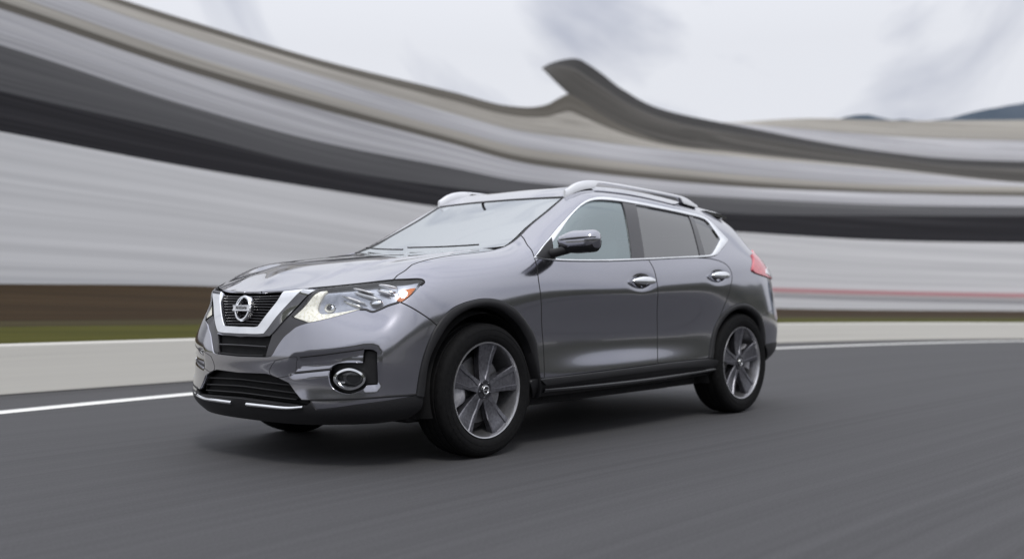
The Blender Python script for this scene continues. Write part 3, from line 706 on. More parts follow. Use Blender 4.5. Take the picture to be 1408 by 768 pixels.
# ---- doors and body side
Cout=[(734.5,353),(745,339),(758,323.5),(772.6,306.3),(795,283.3),(806,275.6),(815,272.2),(830,270.7),(852,273),(877.7,277.3),(919.7,285.2),(948.6,291.8),(966,296.8),(974,301.5),(985,312.5)]
Ltr1=seg(Cout);Ltr2=seg([(985,312.5),(1000.5,329)]);Ltr3=seg([(1000.5,329),(1000.3,331.5),(993,341),(986,349.5),(978,352.8),(960,354.2)])
Ltr4=seg([(960,354.2),(930,355.2),(892,357.2)]);Ltr5=seg([(892,357.2),(885,357.5),(825,359.4),(770,358.8),(737,355),(734.5,353)])
Lb=seg([(892,357.2),(899,370),(903.5,388),(903.8,420),(904,460),(904.3,499.6)])
Lcl1=seg([(748.5,519.5),(825,509.8),(904.3,499.6)]);Lcl2=seg([(904.3,499.6),(940,495.6),(974.5,491.6)])
Rarc1=seg([(974.5,491.6),(979.2,461.9),(989,437)]);Rarc2=seg([(989,437),(1003.9,422.3),(1021.2,416.8),(1036,422.3),(1046,434.6),(1051,454.4),(1051.5,473.5)])
Lrd=seg([(960,354.2),(980,356),(998,363),(1006.5,378),(1003,400),(996,420),(989,437)])
fd=loop(rev(Ltr5),Lb[:0],Lb,rev(Lcl1),rev(Lfd));fd=loop(Lfd,Lcl1,rev(Lb),Ltr5)
rd=loop(Lb,Lcl2,Rarc1,rev(Lrd),Ltr4)
fdoor=both(lambda mirror:panel('front_door',fd,PAINT,car,mirror=mirror,gs=.055,gv=.13,flange=.014))
rdoor=both(lambda mirror:panel('rear_door',rd,PAINT,car,mirror=mirror,gs=.055,gv=.13,flange=.014))
tl=loop(seg([(1032.5,350),(1033.5,362),(1035.5,374)]),seg([(1035.5,374),('s',16.9,6.15)]),seg([('s',16.9,6.15),('s',18.3,6.2)]),seg([('s',18.3,6.2),('s',18.4,7.35)]),seg([('s',18.4,7.35),('s',17.0,7.75),(1032.5,350)]))
TLa,TLb=px(1032.5,350),px(1035.5,374)
Lt1=seg([('s',17.4,10),('s',17.45,8.8),('s',17.3,7.65)]);
print('tail',TLa,TLb,px(1051.5,473.5),px(974.5,491.6))
tlo=loop(seg([('s',*TLa),('s',17.3,7.65)]),seg([('s',17.3,7.65),('s',18.2,7.3)]),seg([('s',18.2,7.3),('s',18.1,6.3)]),seg([('s',18.1,6.3),('s',17.3,5.75)]),seg([('s',17.3,5.75),('s',*TLb),('s',*TLa)]))
bumpT=[('s',15.95,4.6),('s',17.2,4.9)]
RA=px(1051.5,473.5)
Lrb=seg([(1046,434.6),('s',17.4,4.2)])
bs_=loop(Ltop,Lt1,seg([('s',17.3,7.65),('s',*TLa)]),seg([('s',*TLa),('s',*TLb)]),seg([('s',*TLb),('s',17.3,5.75)]),seg([('s',17.3,5.75),('s',17.4,4.2)]),rev(Lrb),
   rev(seg([(989,437),(1003.9,422.3),(1021.2,416.8),(1036,422.3),(1046,434.6)])),rev(Lrd),rev(Ltr3),rev(Ltr2),rev(Ltr1),rev(Lfd0))
both(lambda mirror:panel('body_side',bs_,PAINT,car,mirror=mirror,gs=.07,gv=.14))
rbv=RA[1]
rbh=loop(Lrb,seg([('s',17.4,4.2),('s',20,4.5)]),seg([('s',20,4.5),('s',20,2.2)]),seg([('s',20,2.2),('s',17.5,1.9),('s',*RA)]),seg([('s',*RA),(1051,454.4),(1046,434.6)]))
both(lambda mirror:panel('rear_bumper',rbh,PAINT,car,mirror=mirror,gs=.07,gv=.14))
rvb=loop(seg([('s',*RA),('s',17.5,1.9),('s',20,2.2)]),seg([('s',20,2.2),('s',20,.2)]),seg([('s',20,.2),('s',17.2,.1),(1047.5,499.5)]),seg([(1047.5,499.5),('s',*RA)]))
both(lambda mirror:panel('rear_valance',rvb,BLACKP,car,mirror=mirror,off=.003,gs=.1,gv=.2))
tg=loop(seg([('s',17.4,10),('s',17.45,8.8),('s',17.3,7.65)]),seg([('s',17.3,7.65),('s',18.2,7.3)]),seg([('s',18.2,7.3),('s',18.1,6.3)]),seg([('s',18.1,6.3),('s',17.3,5.75)]),seg([('s',17.3,5.75),('s',17.4,4.2)]),seg([('s',17.4,4.2),('s',20,4.5)]))
tgf=loop(tg,np.array([[20,4.5],[20,10.]]),seg([('s',20,10),('s',17.4,10)]))
rw=loop(seg([('s',17.9,9.4),('s',18.0,8.0)]),seg([('s',18.0,8.0),('s',20,7.6)]),seg([('s',20,7.6),('s',20,9.5)]),seg([('s',20,9.5),('s',17.9,9.4)]))
for mir in (False,True):
    t_=panel('tailgate',tgf,PAINT,car,mirror=mir,gs=.1,gv=.2,gap=0,flange=0)
    panel('rear_window',rw,PRIVG,t_,mirror=mir,off=.004,gap=0,flange=.004,gs=.1,gv=.2)
    q=panel('tail_light',tlo,REDL,car,mirror=mir,off=.012,flange=.02,gs=.05,gv=.1)
    lo_=loop(seg([('s',16.35,6.02),('s',17.3,5.83)]),seg([('s',17.3,5.83),('s',18.05,6.34)]),seg([('s',18.05,6.34),('s',18.08,6.78)]),seg([('s',18.08,6.78),('s',17.2,6.5),('s',16.5,6.36)]),seg([('s',16.5,6.36),('s',16.35,6.02)]))
    panel('reversing_lens',lo_,CLEARP,q,mirror=mir,off=.016,flange=.006,gs=.05,gv=.1)
# ---- window trim, pillars and side glass
To=loop(Ltr1,Ltr2,Ltr3,Ltr4,Ltr5)
Ti=SV([(746,352.6),(753,342),(765,326),(780,304),(793,288.8),(805,279.8),(816,275.8),(832,275.2),(855.5,277.6),(878,281.4),(900,285.4),(925,290.3),(947.3,295.2),(964,299.4),(972.5,304),(981,315),(989.8,328),(989,331),(984,341),(979,348.2),(972,350.6),(950,352),(920,353.4),(885.6,354.8),(825,356.6),(780,356.2),(760,354.8)])
Ti=np.concatenate([Ti,Ti[:1]]);Ti=crs(Ti);Ti=resamp(Ti,surf(Ti[:,0],Ti[:,1]),step=.012)[:-1]
def nearest_on(A,B):
    """for every point of A the nearest point on closed line B in 3D"""
    Ap=surf(A[:,0],A[:,1]);B2=np.concatenate([B,B[:1]]);Bf=crs(B2);Bp=surf(Bf[:,0],Bf[:,1]);out=[]
    for p in Ap: out.append(Bf[np.argmin(((Bp-p)**2).sum(1))])
    return np.array(out)
Tin=nearest_on(To,Ti)
def trim(mirror):
    rows=[]
    for t,h in [(0,-.006),(0,.002),(.12,.0045),(.5,.0055),(.88,.0045),(1,.001),(1,-.012)]:
        Q=To+(Tin-To)*t;rows.append(bsurf(Q[:,0],Q[:,1],0.)+bnorm(Q[:,0],Q[:,1])*h)
    mb=MB();mb.grid(np.stack(rows,1),cu=True);o=mb.build('window_trim',CHROME,car,mirror=mirror);autos(o,50);return o
both(trim)
def between(loopQ,left,right,n=26):
    """part of the window opening between two pillar lines given as pixel pairs top/bottom"""
    pass
def cut(top0,bot0,top1,bot1,mid0=None,mid1=None,toppts=(),botpts=()):
    a=[top0]+([mid0] if mid0 else [])+[bot0];b=[top1]+([mid1] if mid1 else [])+[bot1]
    return loop(seg(a),seg([bot0]+list(botpts)+[bot1]),rev(seg(b)),rev(seg([top0]+list(toppts)+[top1])))
fg=loop(seg([(744,354),(753,341),(765,325),(780,302.5),(793,287),(805,278),(816,274),(832,273.5),(857,276)]),seg([(857,276),(864.5,303),(869,330),(872,356)]),seg([(872,356),(825,358),(780,357.4),(744,354)]))
bp1=cut((855.5,276),(870.2,356.2),(873.5,279),(887,356),(863,303),(880.5,312))
rg=cut((871.5,278.6),(885.5,356),(949,293.6),(968,352.8),(878.7,310),(960.5,322),toppts=[(900,283.8),(925,288.7)],botpts=[(920,354.5),(950,353)])
bp2=cut((946,292.6),(964,352.8),(952.2,294.8),(971,352.2),(956.2,320),(962.6,322))
qg=loop(seg([(950,294),(960.5,322),(969,352.6)]),seg([(969,352.6),(974,351.5),(981,347.5),(986,341),(991.5,331),(991.5,327.5),(982.5,313.5),(974,302.5),(966,298),(950,294)]))
for i,mir in enumerate((False,True)):
    panel('window',fg,SIDEG,fdoor[i],mirror=mir,off=-.012,gap=0,flange=.003,gs=.1,gv=.2)
    panel('window_pillar',bp1,GLOSSB if False else DARKG,fdoor[i],mirror=mir,off=-.003,gap=0,flange=.01,gs=.05,gv=.2)
    panel('window',rg,PRIVG,rdoor[i],mirror=mir,off=-.012,gap=0,flange=.003,gs=.1,gv=.2)
    panel('window_divider',bp2,GLOSSB,rdoor[i],mirror=mir,off=-.006,gap=0,flange=.006,gs=.05,gv=.2)
    panel('quarter_window',qg,PRIVG,car,mirror=mir,off=-.010,gap=0,flange=.003,gs=.06,gv=.15)
    sail=loop(seg([(735.5,353.4),(748,338),(758,326.5)]),seg([(758,326.5),(760,340),(763,356)]),seg([(763,356),(748,355),(735.5,353.4)]))
    panel('mirror_sail',sail,BLACKP,fdoor[i],mirror=mir,off=.006,gap=0,flange=.012,gs=.05,gv=.1)
# ---- door handles
for k,(c,du) in enumerate(((HF,.125),(HR,.118))):
    for i,mir in enumerate((False,True)):
        P,a,b,n=frame(c,0.,False);R_=np.stack([a,b,n],1)
        mb=MB();rows=[]
        for t in np.linspace(-1,1,21):
            hh=.010+.026*(1-t*t)**.5 if abs(t)<1 else .008
            hw=.026*(1-.62*abs(t)**2.2)*(1 if abs(t)<1 else .4)+1e-4;cc=P+a*t*du+n*hh
            rows.append([cc+b*hw*math.cos(q)+n*.010*math.sin(q) for q in np.linspace(0,2*math.pi,14,endpoint=False)])
        mb.grid(np.array(rows),cv=True);mb.fan(np.array(rows[0])[::-1]);mb.fan(np.array(rows[-1]))
        mb.build('door_handle',CHROME,(fdoor,rdoor)[k][i],mirror=mir)
        mb=MB();rr=[oval(P-n*(.016-.010*t*t),a,b,.072*t+1e-4,.046*t+1e-4,1.35) for t in np.linspace(0,1,6)];mb.grid(np.array(rr).transpose(1,0,2),cu=True)
        mb.build('handle_cup',BLACK,(fdoor,rdoor)[k][i],mirror=mir)
def gap_shade(path,par,i,mir): ribbon('gap_shade_strip',path,[(-.0034,-.004),(.0034,-.004),(.0034,.0006),(-.0034,.0006)],BLACK,par[i] if par else car,mirror=mir)  # black strip laid over a panel gap, standing in for its shade
for i,mir in enumerate((False,True)):
    gap_shade(np.concatenate([Lfd0,Lfd]),fdoor,i,mir);gap_shade(Lb,fdoor,i,mir);gap_shade(Lrd,rdoor,i,mir);gap_shade(Lbf,None,i,mir);gap_shade(np.concatenate([Lhood3,Lhood4]),None,i,mir)
# ---- wheel arch cladding, sill
Fi=seg([(735.5,547),(732,487),(719,456),(700,434),(678.8,422.5),(653.8,422.5),(628.8,434.4),(610,456),(591,493.8),(583.5,545)],n=70)
Fo=seg([(742,540),(741.3,518.8),(736.6,468.8),(722.5,440.6),(700.6,418.8),(678.8,411),(653.8,411.9),(622.5,423.4),(600.6,446.5),(588,473),(578.8,503),(572,543.5)],n=70)
Ri=seg([(980,492),(984,461.9),(994,440.8),(1006.4,428.4),(1021,424.2),(1034.8,431),(1043.5,444.5),(1048.4,474)],n=60)
Ro=seg([(974.5,491.6),(979.2,461.9),(989,437),(1003.9,422.3),(1021.2,416.8),(1036,422.3),(1046,434.6),(1051.2,454.4),(1051.7,474.2)],n=60)
PRF=[(0,-.012),(0,.004),(.08,.010),(.3,.014),(.6,.014),(.85,.009),(1,.0),(1.12,-.05)]
both(lambda mirror:band('wheel_arch_trim',Fo,Fi,PRF,BLACKP,car,mirror=mirror))
both(lambda mirror:band('wheel_arch_trim',Ro,Ri,PRF,BLACKP,car,mirror=mirror))
Sa=seg([(741,520.4),(825,510.4),(904.3,500.2),(940,496.1),(977.7,492)],n=60);Sb=seg([(750,529.6),(825,519.4),(903.3,509.2),(940,505.6),(976.8,502.6)],n=60)
both(lambda mirror:band('door_cladding',Sa,Sb,[(0,-.01),(0,.004),(.1,.011),(.55,.016),(.9,.014),(1,.002),(1,-.02)],BLACKP,car,mirror=mirror))
sl=loop(seg([(741,520.8),(825,511),(904.3,501),(978,492.6)]),seg([(978,492.6),('s',14.6,.9),('s',14.4,.1)]),seg([('s',14.4,.1),('s',11,0),('s',8.3,0)]),seg([('s',8.3,0),('s',8.05,1.2),(741,520.8)]))
both(lambda mirror:panel('side_sill',sl,BLACKP,car,mirror=mirror,off=-.004,gap=0,flange=.03,gs=.1,gv=.15))
p=np.stack([np.linspace(8.5,14.2,60),np.full(60,.55)],1)
both(lambda mirror:ribbon('sill_step',p,lambda t:[(-.016,-.01),(.016,-.01),(.014,.006+.012*math.sin(math.pi*t)),(-.010,.010+.022*math.sin(math.pi*t))],GLOSSB,car,mirror=mirror))
# ---- roof
rp=[]
for s_ in np.arange(10.9,20.01,.35):
    for v_ in (9.75,10.0): rp.append(surf(min(s_,20.),v_))
hdr=[(1.01,0,1.503),(1.03,.28,1.503),(1.07,.45,1.500)]
ctr=[(1.10,0,1.537),(1.12,.3,1.538),(1.25,0,1.578),(1.25,.32,1.574),(1.5,0,1.610),(1.5,.33,1.603),(1.9,0,1.620),(1.9,.33,1.612),(2.3,0,1.606),(2.3,.33,1.598),(2.65,0,1.572),(2.65,.33,1.562),(2.9,0,1.528)]
rp+= [np.array((x,-y,z)) for x,y,z in hdr+ctr];rp.append(surf(10.6,10.));rp.append(surf(10.75,10.))
RP=np.array(rp);RP=np.concatenate([RP,RP[np.abs(RP[:,1])>1e-6]*[1,-1,1]]);_,iu=np.unique(np.round(RP[:,:2],3),axis=0,return_index=True);RP=RP[iu]
Rf=tps(RP[:,:2],RP[:,2],lam=.0006)
le=np.array([surf(s_,10.) for s_ in np.linspace(10.62,20,120)])[:,:2]
fr_=crs(np.array([[1.01,0.],[1.03,-.28],[1.06,-.45],le[0]]));fr_=resamp(fr_,fr_,n=26)
no=np.concatenate([fr_,le[1:]]);ro=np.concatenate([no[:-1],(no[::-1]*[1,-1])[:-1]])
roof=panel('roof',ro,PAINT,car,gs=.03,gv=.04,flange=.02,gap=.001,ppos=lambda x,y:np.stack([x,y,Rf(x,y)],-1),pnorm=lambda x,y:hnor(x,y,Rf))
sp=MB();G=[]
for y_ in np.linspace(-.625,.625,61):
    q=abs(y_)/.625;e_=1-ss((q-.86)/.14);x0=3.00-.035*q*q;z0=1.492-.016*q*q-.020*(1-e_)**2;th=.034*e_
    G.append([(x0-.40,y_*.93,z0+.048-.02*q*q),(x0-.25,y_*.97,z0+.034),(x0-.10,y_,z0+.016),(x0-.01,y_,z0+.002),(x0+.02,y_,z0-.010),(x0+.018,y_,z0-.016-th*.7),(x0-.02,y_,z0-.020-th),(x0-.25,y_*.97,z0+.006-th)])
G=np.array(G);sp.grid(G,cv=True);sp.add(G[0],[tuple(range(8))[::-1]]);sp.add(G[-1],[tuple(range(8))]);so_=sp.build('rear_spoiler',PAINT,car);autos(so_,50)
# ---- windscreen
sE=np.linspace(8.05,10.62,40);Ee=surf(sE,np.full(40,10.))
t_=np.linspace(0,1,40);Mc=np.stack([.245+(1.012-.245)*t_,0*t_,1.128+(1.505-1.128)*t_+.012*np.sin(math.pi*t_)],1)
def wsp(a,i,off=0):
    e,m_=Ee[i]*[1,0,1],Mc[i];q=abs(a)**2.2
    p=m_+(e-m_)*q;p[1]=Ee[i][1]*-a;p[:]=p;return p
A_=np.linspace(-1,1,49)
G=np.array([[wsp(a,i) for a in A_] for i in range(40)])
du=np.gradient(G,axis=0);dv=np.gradient(G,axis=1);wn_=np.cross(du,dv);wn_/=np.linalg.norm(wn_,axis=2,keepdims=True);wn_*=np.sign(wn_[20,24,2])
Wg=G-wn_*.006
mb=MB();mb.grid(Wg[1:-1,1:-1]);ws=mb.build('windscreen',WSG,car)
rim=[np.concatenate([X[0,:],X[1:-1,-1],X[-1,::-1],X[-2:0:-1,0]]) for X in (G,)]
i2=slice(1,-1);W3=G-wn_*.003
def ringof(X): return np.concatenate([X[0,:],X[1:-1,-1],X[-1,::-1],X[-2:0:-1,0]])
c_=G.mean((0,1))
def shrink(X,d):
    r=ringof(X);out=[]
    for k in range(len(r)):
        t=r[(k+1)%len(r)]-r[k-1];t/=np.linalg.norm(t)+1e-9;w_=np.cross(ringof(wn_)[k],t);w_/=np.linalg.norm(w_)
        if w_@(c_-r[k])<0:w_=-w_
        out.append(r[k]+w_*d)
    return np.array(out)
r0=ringof(G)-ringof(wn_)*.008;r1=ringof(G)+ringof(wn_)*.0;r2=shrink(G,.016)-ringof(wn_)*.003;r3=shrink(G,.020)-ringof(wn_)*.009
mb=MB();mb.grid(np.stack([r0,r1,r2,r3],1),cu=True);mb.build('windscreen_seal',BLACKP,ws)
# cowl and wipers
mb=MB();X=np.array([[ (x-.02,y,z) for x,y,z in G[0]],[ (x+.03,y,z-.01) for x,y,z in G[0]]]);hr=np.array([[.20,1.095],[.22,1.10]])
cw=np.array([[(.19+ .16*(abs(p[1])/.69)**2.2,p[1],1.085+.03*(abs(p[1])/.69)**2) ,p+[.012,0,-.006]] for p in G[0]]);mb.grid(cw);mb.build('cowl',BLACKP,car)
for y0,y1 in ((-.50,.06),(.08,.60)):
    pt=[]
    for t in np.linspace(0,1,16):
        y=y0+(y1-y0)*t;r=2.0+1.2*t;i=int(r);row=G[i]*(1-(r-i))+G[i+1]*(r-i);o_=np.argsort(row[:,1]);q=[np.interp(y,row[o_,1],row[o_,k]) for k in range(3)];pt.append(np.array(q)+[-.006,0,.012])
    mb=MB();mb.tube(pt,.005,6);mb.build('wiper',BLACKP,car)
# ---- roof rails
for mir in (False,True):
    xs=np.array([1.072,1.085,1.12,1.17,1.27,1.36,1.45,1.65,1.914,2.15,2.36,2.43,2.52,2.57,2.61]);zt=np.array([1.530,1.542,1.568,1.592,1.617,1.622,1.623,1.618,1.607,1.597,1.586,1.579,1.558,1.540,1.522])
    xx=np.linspace(xs[0],xs[-1],90);zz=np.interp(xx,xs,zt);zz=np.convolve(np.pad(zz,3,'edge'),np.ones(7)/7,'valid')
    yy=-.588+.012*((xx-1.85)/.78)**2;G=[]
    for x,y,z in zip(xx,yy,zz):
        rz=float(Rf(np.array(x),np.array(-.56)))-.008
        foot=max(ss((1.40-x)/.05),ss((x-2.37)/.05));zb=z-.016;zb=zb+(min(max(rz,z-.064),zb)-zb)*foot;w_=(.014+.005*foot)*(.45+.55*ss((x-1.07)/.08))
        G.append([(x,y-w_,zb),(x,y-w_,z-.007),(x,y-w_+.006,z-.001),(x,y,z),(x,y+w_-.006,z-.001),(x,y+w_,z-.007),(x,y+w_,zb)])
    mb=MB();mb.grid(np.array(G),cv=True);mb.add(G[0],[tuple(range(7))]);mb.add(G[-1],[tuple(range(7))[::-1]]);o=mb.build('roof_rail',SATIN,car,mirror=mir);autos(o,50)
# ---- door mirrors
for i,mir in enumerate((False,)):
    ys=np.linspace(0,1,22);up=[];lo_=[];
    def sec(t,k0,k1,n=18,grow=0.):
        y=-.875-.275*t
        env=max(.06,(ss(t/.42)*.42+.58)*(1-max(0,(t-.80)/.20)**2.6)**.5*(1-max(0,(.07-t)/.07)**2)**.5) if 0<t<1 else .06
        cx=.670+.020*t;cz=1.196-.006*(1-t);rx=(.086-.008*t)*env;rzu=(.062-.006*t)*env;rzl=(.074-.004*t)*env
        R=[]
        for q in np.linspace(k0,k1,n):
            c,s_=math.cos(q),math.sin(q);R.append((cx+(rx+grow)*np.sign(c)*abs(c)**(.9 if s_>0 else .62)*(1 if c<0 else .55),y,cz+((rzu if s_>0 else rzl)+grow)*np.sign(s_)*abs(s_)**(1.0 if s_>0 else .75)))
        return R
    G=np.array([sec(t,0,2*math.pi-2*math.pi/36,36) for t in ys])
    mb=MB();mb.grid(G,cv=True);mb.fan(G[0][::-1]);mb.fan(G[-1]);m_=mb.build('door_mirror',PAINT,fdoor[i],mirror=mir)
    G=np.array([sec(t,math.pi*1.15,math.pi*1.98,18,.003) for t in ys[1:-1]]);mb=MB();mb.grid(G);mb.build('mirror_base',BLACKP,m_,mirror=mir)
    gpts=[];
    for t in np.linspace(.12,.985,20): gpts.append(np.array(sec(t,math.pi*(.97+.02*t),math.pi,2,.0012)[0])+[0,0,-.0+.010*t])
    mb=MB();mb.tube(gpts,[.003+.004*math.sin(math.pi*k/19) for k in range(20)],6);mb.build('mirror_groove',GLOSSB,m_,mirror=mir)
    G=np.array([[(x_,y_,z_) for x_,y_,z_ in sec(t,-.5*math.pi,.5*math.pi,12,-.004)] for t in ys[2:-2]]);mb=MB();mb.grid(G+np.array([.003,0,0]));mb.build('mirror_glass',CHROME,m_,mirror=mir)
    mb=MB();mb.tube([(.60,-.862,1.118),(.61,-.90,1.125),(.635,-.945,1.14),(.66,-.98,1.155)],[.030,.026,.028,.03],10);mb.build('mirror_stalk',BLACKP,m_,mirror=mir)
# ---- wheels
def wheel(x,y,side,rot,cal):
    c=(x,y,.365);sg=1 if side<0 else -1     # h<0 is the outer face on the near side
    rimp=[(.2615,-.098),(.2630,-.106),(.2600,-.112),(.2535,-.110),(.2490,-.100),(.2440,-.060),(.2360,.0),(.2340,.085),(.248,.1)]
    mb=MB();mb.lathe([(r,h*sg) for r,h in rimp],96,c=c);wh=mb.build('wheel',RIML,car);autos(wh,40)
    t=[(.258,-.100),(.268,-.1115),(.290,-.1185),(.315,-.1195),(.336,-.1150),(.350,-.1060),(.3575,-.094),(.3600,-.084),(.3615,-.070),(.3555,-.067),(.3555,-.061),(.3630,-.058),(.3645,-.025),(.3570,-.022),(.3570,-.016),(.3650,-.013)]
    prof=t+[(r,-h) for r,h in t[::-1]]
    mb=MB();mb.lathe([(r,h*sg) for r,h in prof],110,c=c);ty=mb.build('tyre',RUB,wh);autos(ty,35)
    mb=MB()
    for r_,h_ in ((.300,-.1200),(.328,-.1182)): mb.lathe([(r_-.0015,(h_+.0012)*sg),(r_,(h_-.0008)*sg),(r_+.0015,(h_+.0012)*sg)],96,c=c)
    mb.build('sidewall_ring',RUB,ty)
    # spokes
    bright=MB();dark=MB()
    for k in range(5):
        A=math.radians(rot+72*k);ra=np.array([math.cos(A),0,math.sin(A)]);ta=np.array([-math.sin(A),0,math.cos(A)]);rows=[];rd=[]
        for r in np.linspace(.030,.2470,16):
            q=(r-.03)/.217;w_=.032+.026*q+.016*q*q;h=-(.088-.012*math.sin(math.pi*min(1,q*1.05))+.010*q);g=.5*w_*ss(q*3-.2)
            f=lambda tt,hh:np.array(c)+ra*r+ta*tt+np.array([0,1,0])*hh*sg
            rows.append([f(-w_,h+.040),f(-w_,h+.006),f(-w_*.93,h),f(-g-.004,h-.001),f(-g,h+.001+.005*ss(q*3)),f(g,h+.001+.005*ss(q*3)),f(g+.004,h-.001),f(w_*.93,h),f(w_,h+.006),f(w_,h+.040)])
        R_=np.array(rows);bright.grid(R_[:,1:5]);bright.grid(R_[:,5:9]);dark.grid(R_[:,0:2]);dark.grid(R_[:,8:10]);bright.grid(R_[:,4:6])
    V,F=weld(bright.V,bright.F);o=mk('spokes',V,F,RIMB,wh);autos(o,35)
    V,F=weld(dark.V,dark.F);o=mk('spoke_pockets',V,F,RIMD,wh);autos(o,35)
    mb=MB();mb.lathe([(.001,-.090*sg),(.050,-.090*sg),(.056,-.084*sg),(.058,-.04*sg)],40,c=c);o=mb.build('hub',RIMD,wh);autos(o,40)
    mb=MB();mb.lathe([(.001,-.099*sg),(.024,-.099*sg),(.030,-.096*sg),(.033,-.088*sg)],32,c=c);cc_=mb.build('centre_cap',GLOSSB,wh)
    mb=MB();mb.lathe([(.018,-.0995*sg),(.019,-.101*sg),(.0225,-.101*sg),(.0235,-.0992*sg)],32,c=c);mb.box(np.array(c)+[0,-.1*sg,0],(.022,.0012,.003));mb.build('cap_emblem',CHROME,cc_)
    for k in range(5):
        A=math.radians(rot+36+72*k);mb=MB();mb.lathe([(.0005,0),(.007,0),(.0085,.004),(.0085,.02)],8,c=(0,0,0));P_=np.array(mb.V)*[1,sg,1]+np.array(c)+[.043*math.cos(A),-.094*sg,.043*math.sin(A)];mk('wheel_nut',P_,mb.F,RIMD,wh)
    mb=MB();mb.lathe([(.05,-.028*sg),(.180,-.028*sg),(.183,-.024*sg),(.183,-.004*sg),(.05,-.004*sg)],64,c=c);o=mb.build('brake_disc',DISC,wh);autos(o,40)
    G=[]
    for A in np.linspace(math.radians(cal-27),math.radians(cal+27),12):
        e=1-.25*abs((A-math.radians(cal))/math.radians(27))**4
        G.append([(c[0]+r*math.cos(A),c[1]+h*sg,c[2]+r*math.sin(A)) for r,h in ((.125,-.034),(.128,-.062*e),(.150,-.070*e),(.190,-.066*e),(.212,-.050),(.215,0),(.12,0))])
    mb=MB();mb.grid(np.array(G),cv=True);mb.add(G[0],[tuple(range(7))]);mb.add(G[-1],[tuple(range(7))[::-1]]);o=mb.build('brake_caliper',CALI,wh);autos(o,40)
    mb=MB();mb.lathe([(.02,.0),(.21,.0),(.234,.04*sg),(.234,.10*sg)],40,c=c);mb.build('brake_backplate',BLACK,wh)
wheel(0,-.795,-1,84,178);wheel(2.706,-.795,-1,90,10);wheel(0,.795,1,70,178);wheel(2.706,.795,1,50,10)
# ---- wheel housings, inner liner, underbody
for x in (0,2.69):
    for sg in (-1,1):
        mb=MB();mb.lathe([(.40,sg*.87),(.415,sg*.80),(.415,sg*.52)],40,c=(x,0,.38),a0=-.35,a1=math.pi+.35);o=mb.build('wheel_housing',BLACK,car)
        r=[(x+.415*math.cos(a),sg*.52,.38+.415*math.sin(a)) for a in np.linspace(-.35,math.pi+.35,40)];mb=MB();mb.fan(np.array(r));mb.build('wheel_housing_wall',BLACK,car)
def liner(s0,s1,v0,v1,off=-.055,mir=False,nm='inner_panel'):
    S,Vv=np.meshgrid(np.linspace(s0,s1,max(3,int(abs(s1-s0)*4)+1)),np.linspace(v0,v1,16),indexing='ij');P_=bsurf(S,Vv,off,False)
    mb=MB();mb.grid(P_);return mb.build(nm,BLACK,car,mirror=mir)
for mir in (False,True):
    liner(8.15,14.25,0,6.85,mir=mir);liner(5.6,8.3,5.9,9.9,mir=mir,off=-.03);liner(14.2,20,5.6,6.9,mir=mir);liner(16.5,20,0.2,5.7,mir=mir)
liner(-5.2,5.2,.3,8.9,off=-.075,nm='front_inner_panel')
mb=MB();mb.box((1.35,0,.265),(1.75,.76,.035),bev=.01);mb.box((1.35,0,.222),(.85,.60,.02),bev=.01);mb.box((-.55,0,.26),(.25,.60,.025),bev=.01);mb.box((.0,0,.40),(.7,.50,.13),bev=.03);mb.box((2.70,0,.40),(.55,.50,.12),bev=.03);mb.tube([(1.2,-.3,.22),(2.3,-.3,.22),(2.9,-.40,.30),(3.2,-.4,.34)],.03,8);mb.tube([(2.706,-.7,.34),(2.706,.7,.34)],.035,8);mb.tube([(0,-.7,.34),(0,.7,.34)],.03,8);mb.build('underbody',BLACK,car)
mb=MB();mb.box((-.33,-.60,.235),(.07,.10,.028),bev=.01);mb.build('splash_guard',BLACKP,car)
# ---- cabin
mb=MB();mb.box((1.6,0,.45),(1.25,.78,.02));mb.box((2.95,0,.75),(.03,.70,.35));mb.box((.62,0,.70),(.03,.76,.30));mb.build('cabin_floor',BLACK,car)
mb=MB();mb.box((2.0,0,1.49),(.78,.50,.012),bev=.005);mb.build('headliner',HEADL,car)
G=[]
for y in np.linspace(-.78,.78,30):
    q=abs(y)/.78;G.append([(.36+.10*q*q,y,1.075),(.50,y,1.100-.01*q),(.66,y,1.105-.015*q),(.78,y,1.075),(.82,y,1.02),(.80,y,.85),(.62,y,.80)])
mb=MB();mb.grid(np.array(G));mb.build('dashboard',DASHM,car)
c=np.array((.98,-.37,1.00));ax=np.array([.90,0,.42]);ax/=np.linalg.norm(ax);u_=np.array([0,1.,0]);v_=np.cross(ax,u_);R_=[]
for t in np.linspace(0,2*math.pi,40,endpoint=False):
    d_=u_*math.cos(t)+v_*math.sin(t);R_.append([c+d_*(.185+.014*math.cos(q))+ax*.014*math.sin(q) for q in np.linspace(0,2*math.pi,8,endpoint=False)])
mb=MB();mb.grid(np.array(R_),cu=True,cv=True);mb.tube([c-u_*.18,c+u_*.18],.014,6);mb.tube([c,c-v_*.18 if v_[2]>0 else c+v_*.18],.014,6);mb.ell(c,(.03,.06,.05));mb.tube([c,c-ax*.25],.03,8);mb.build('steering_wheel',DASHM,car)
def seat(x,y,w_=.25,z0=.62):
    mb=MB();mb.box((x,y,z0),(.26,w_,.07),bev=.03)
    Rr=np.array([[math.cos(.32),0,math.sin(.32)],[0,1,0],[-math.sin(.32),0,math.cos(.32)]])
    mb.box((x+.30,y,z0+.32),(.06,w_,.30),Rr,.03);o=mb.build('seat',SEATM,car)
    for dy in ((0,) if w_<.4 else (-.4,0,.4)):
        mb=MB();mb.box((x+.42,y+dy,z0+.72),(.045,.125,.085),Rr,.03);mb.tube([(x+.38,y+dy-.05,z0+.56),(x+.41,y+dy-.05,z0+.68)],.008,6);mb.tube([(x+.38,y+dy+.05,z0+.56),(x+.41,y+dy+.05,z0+.68)],.008,6);mb.build('headrest',SEATM,o)
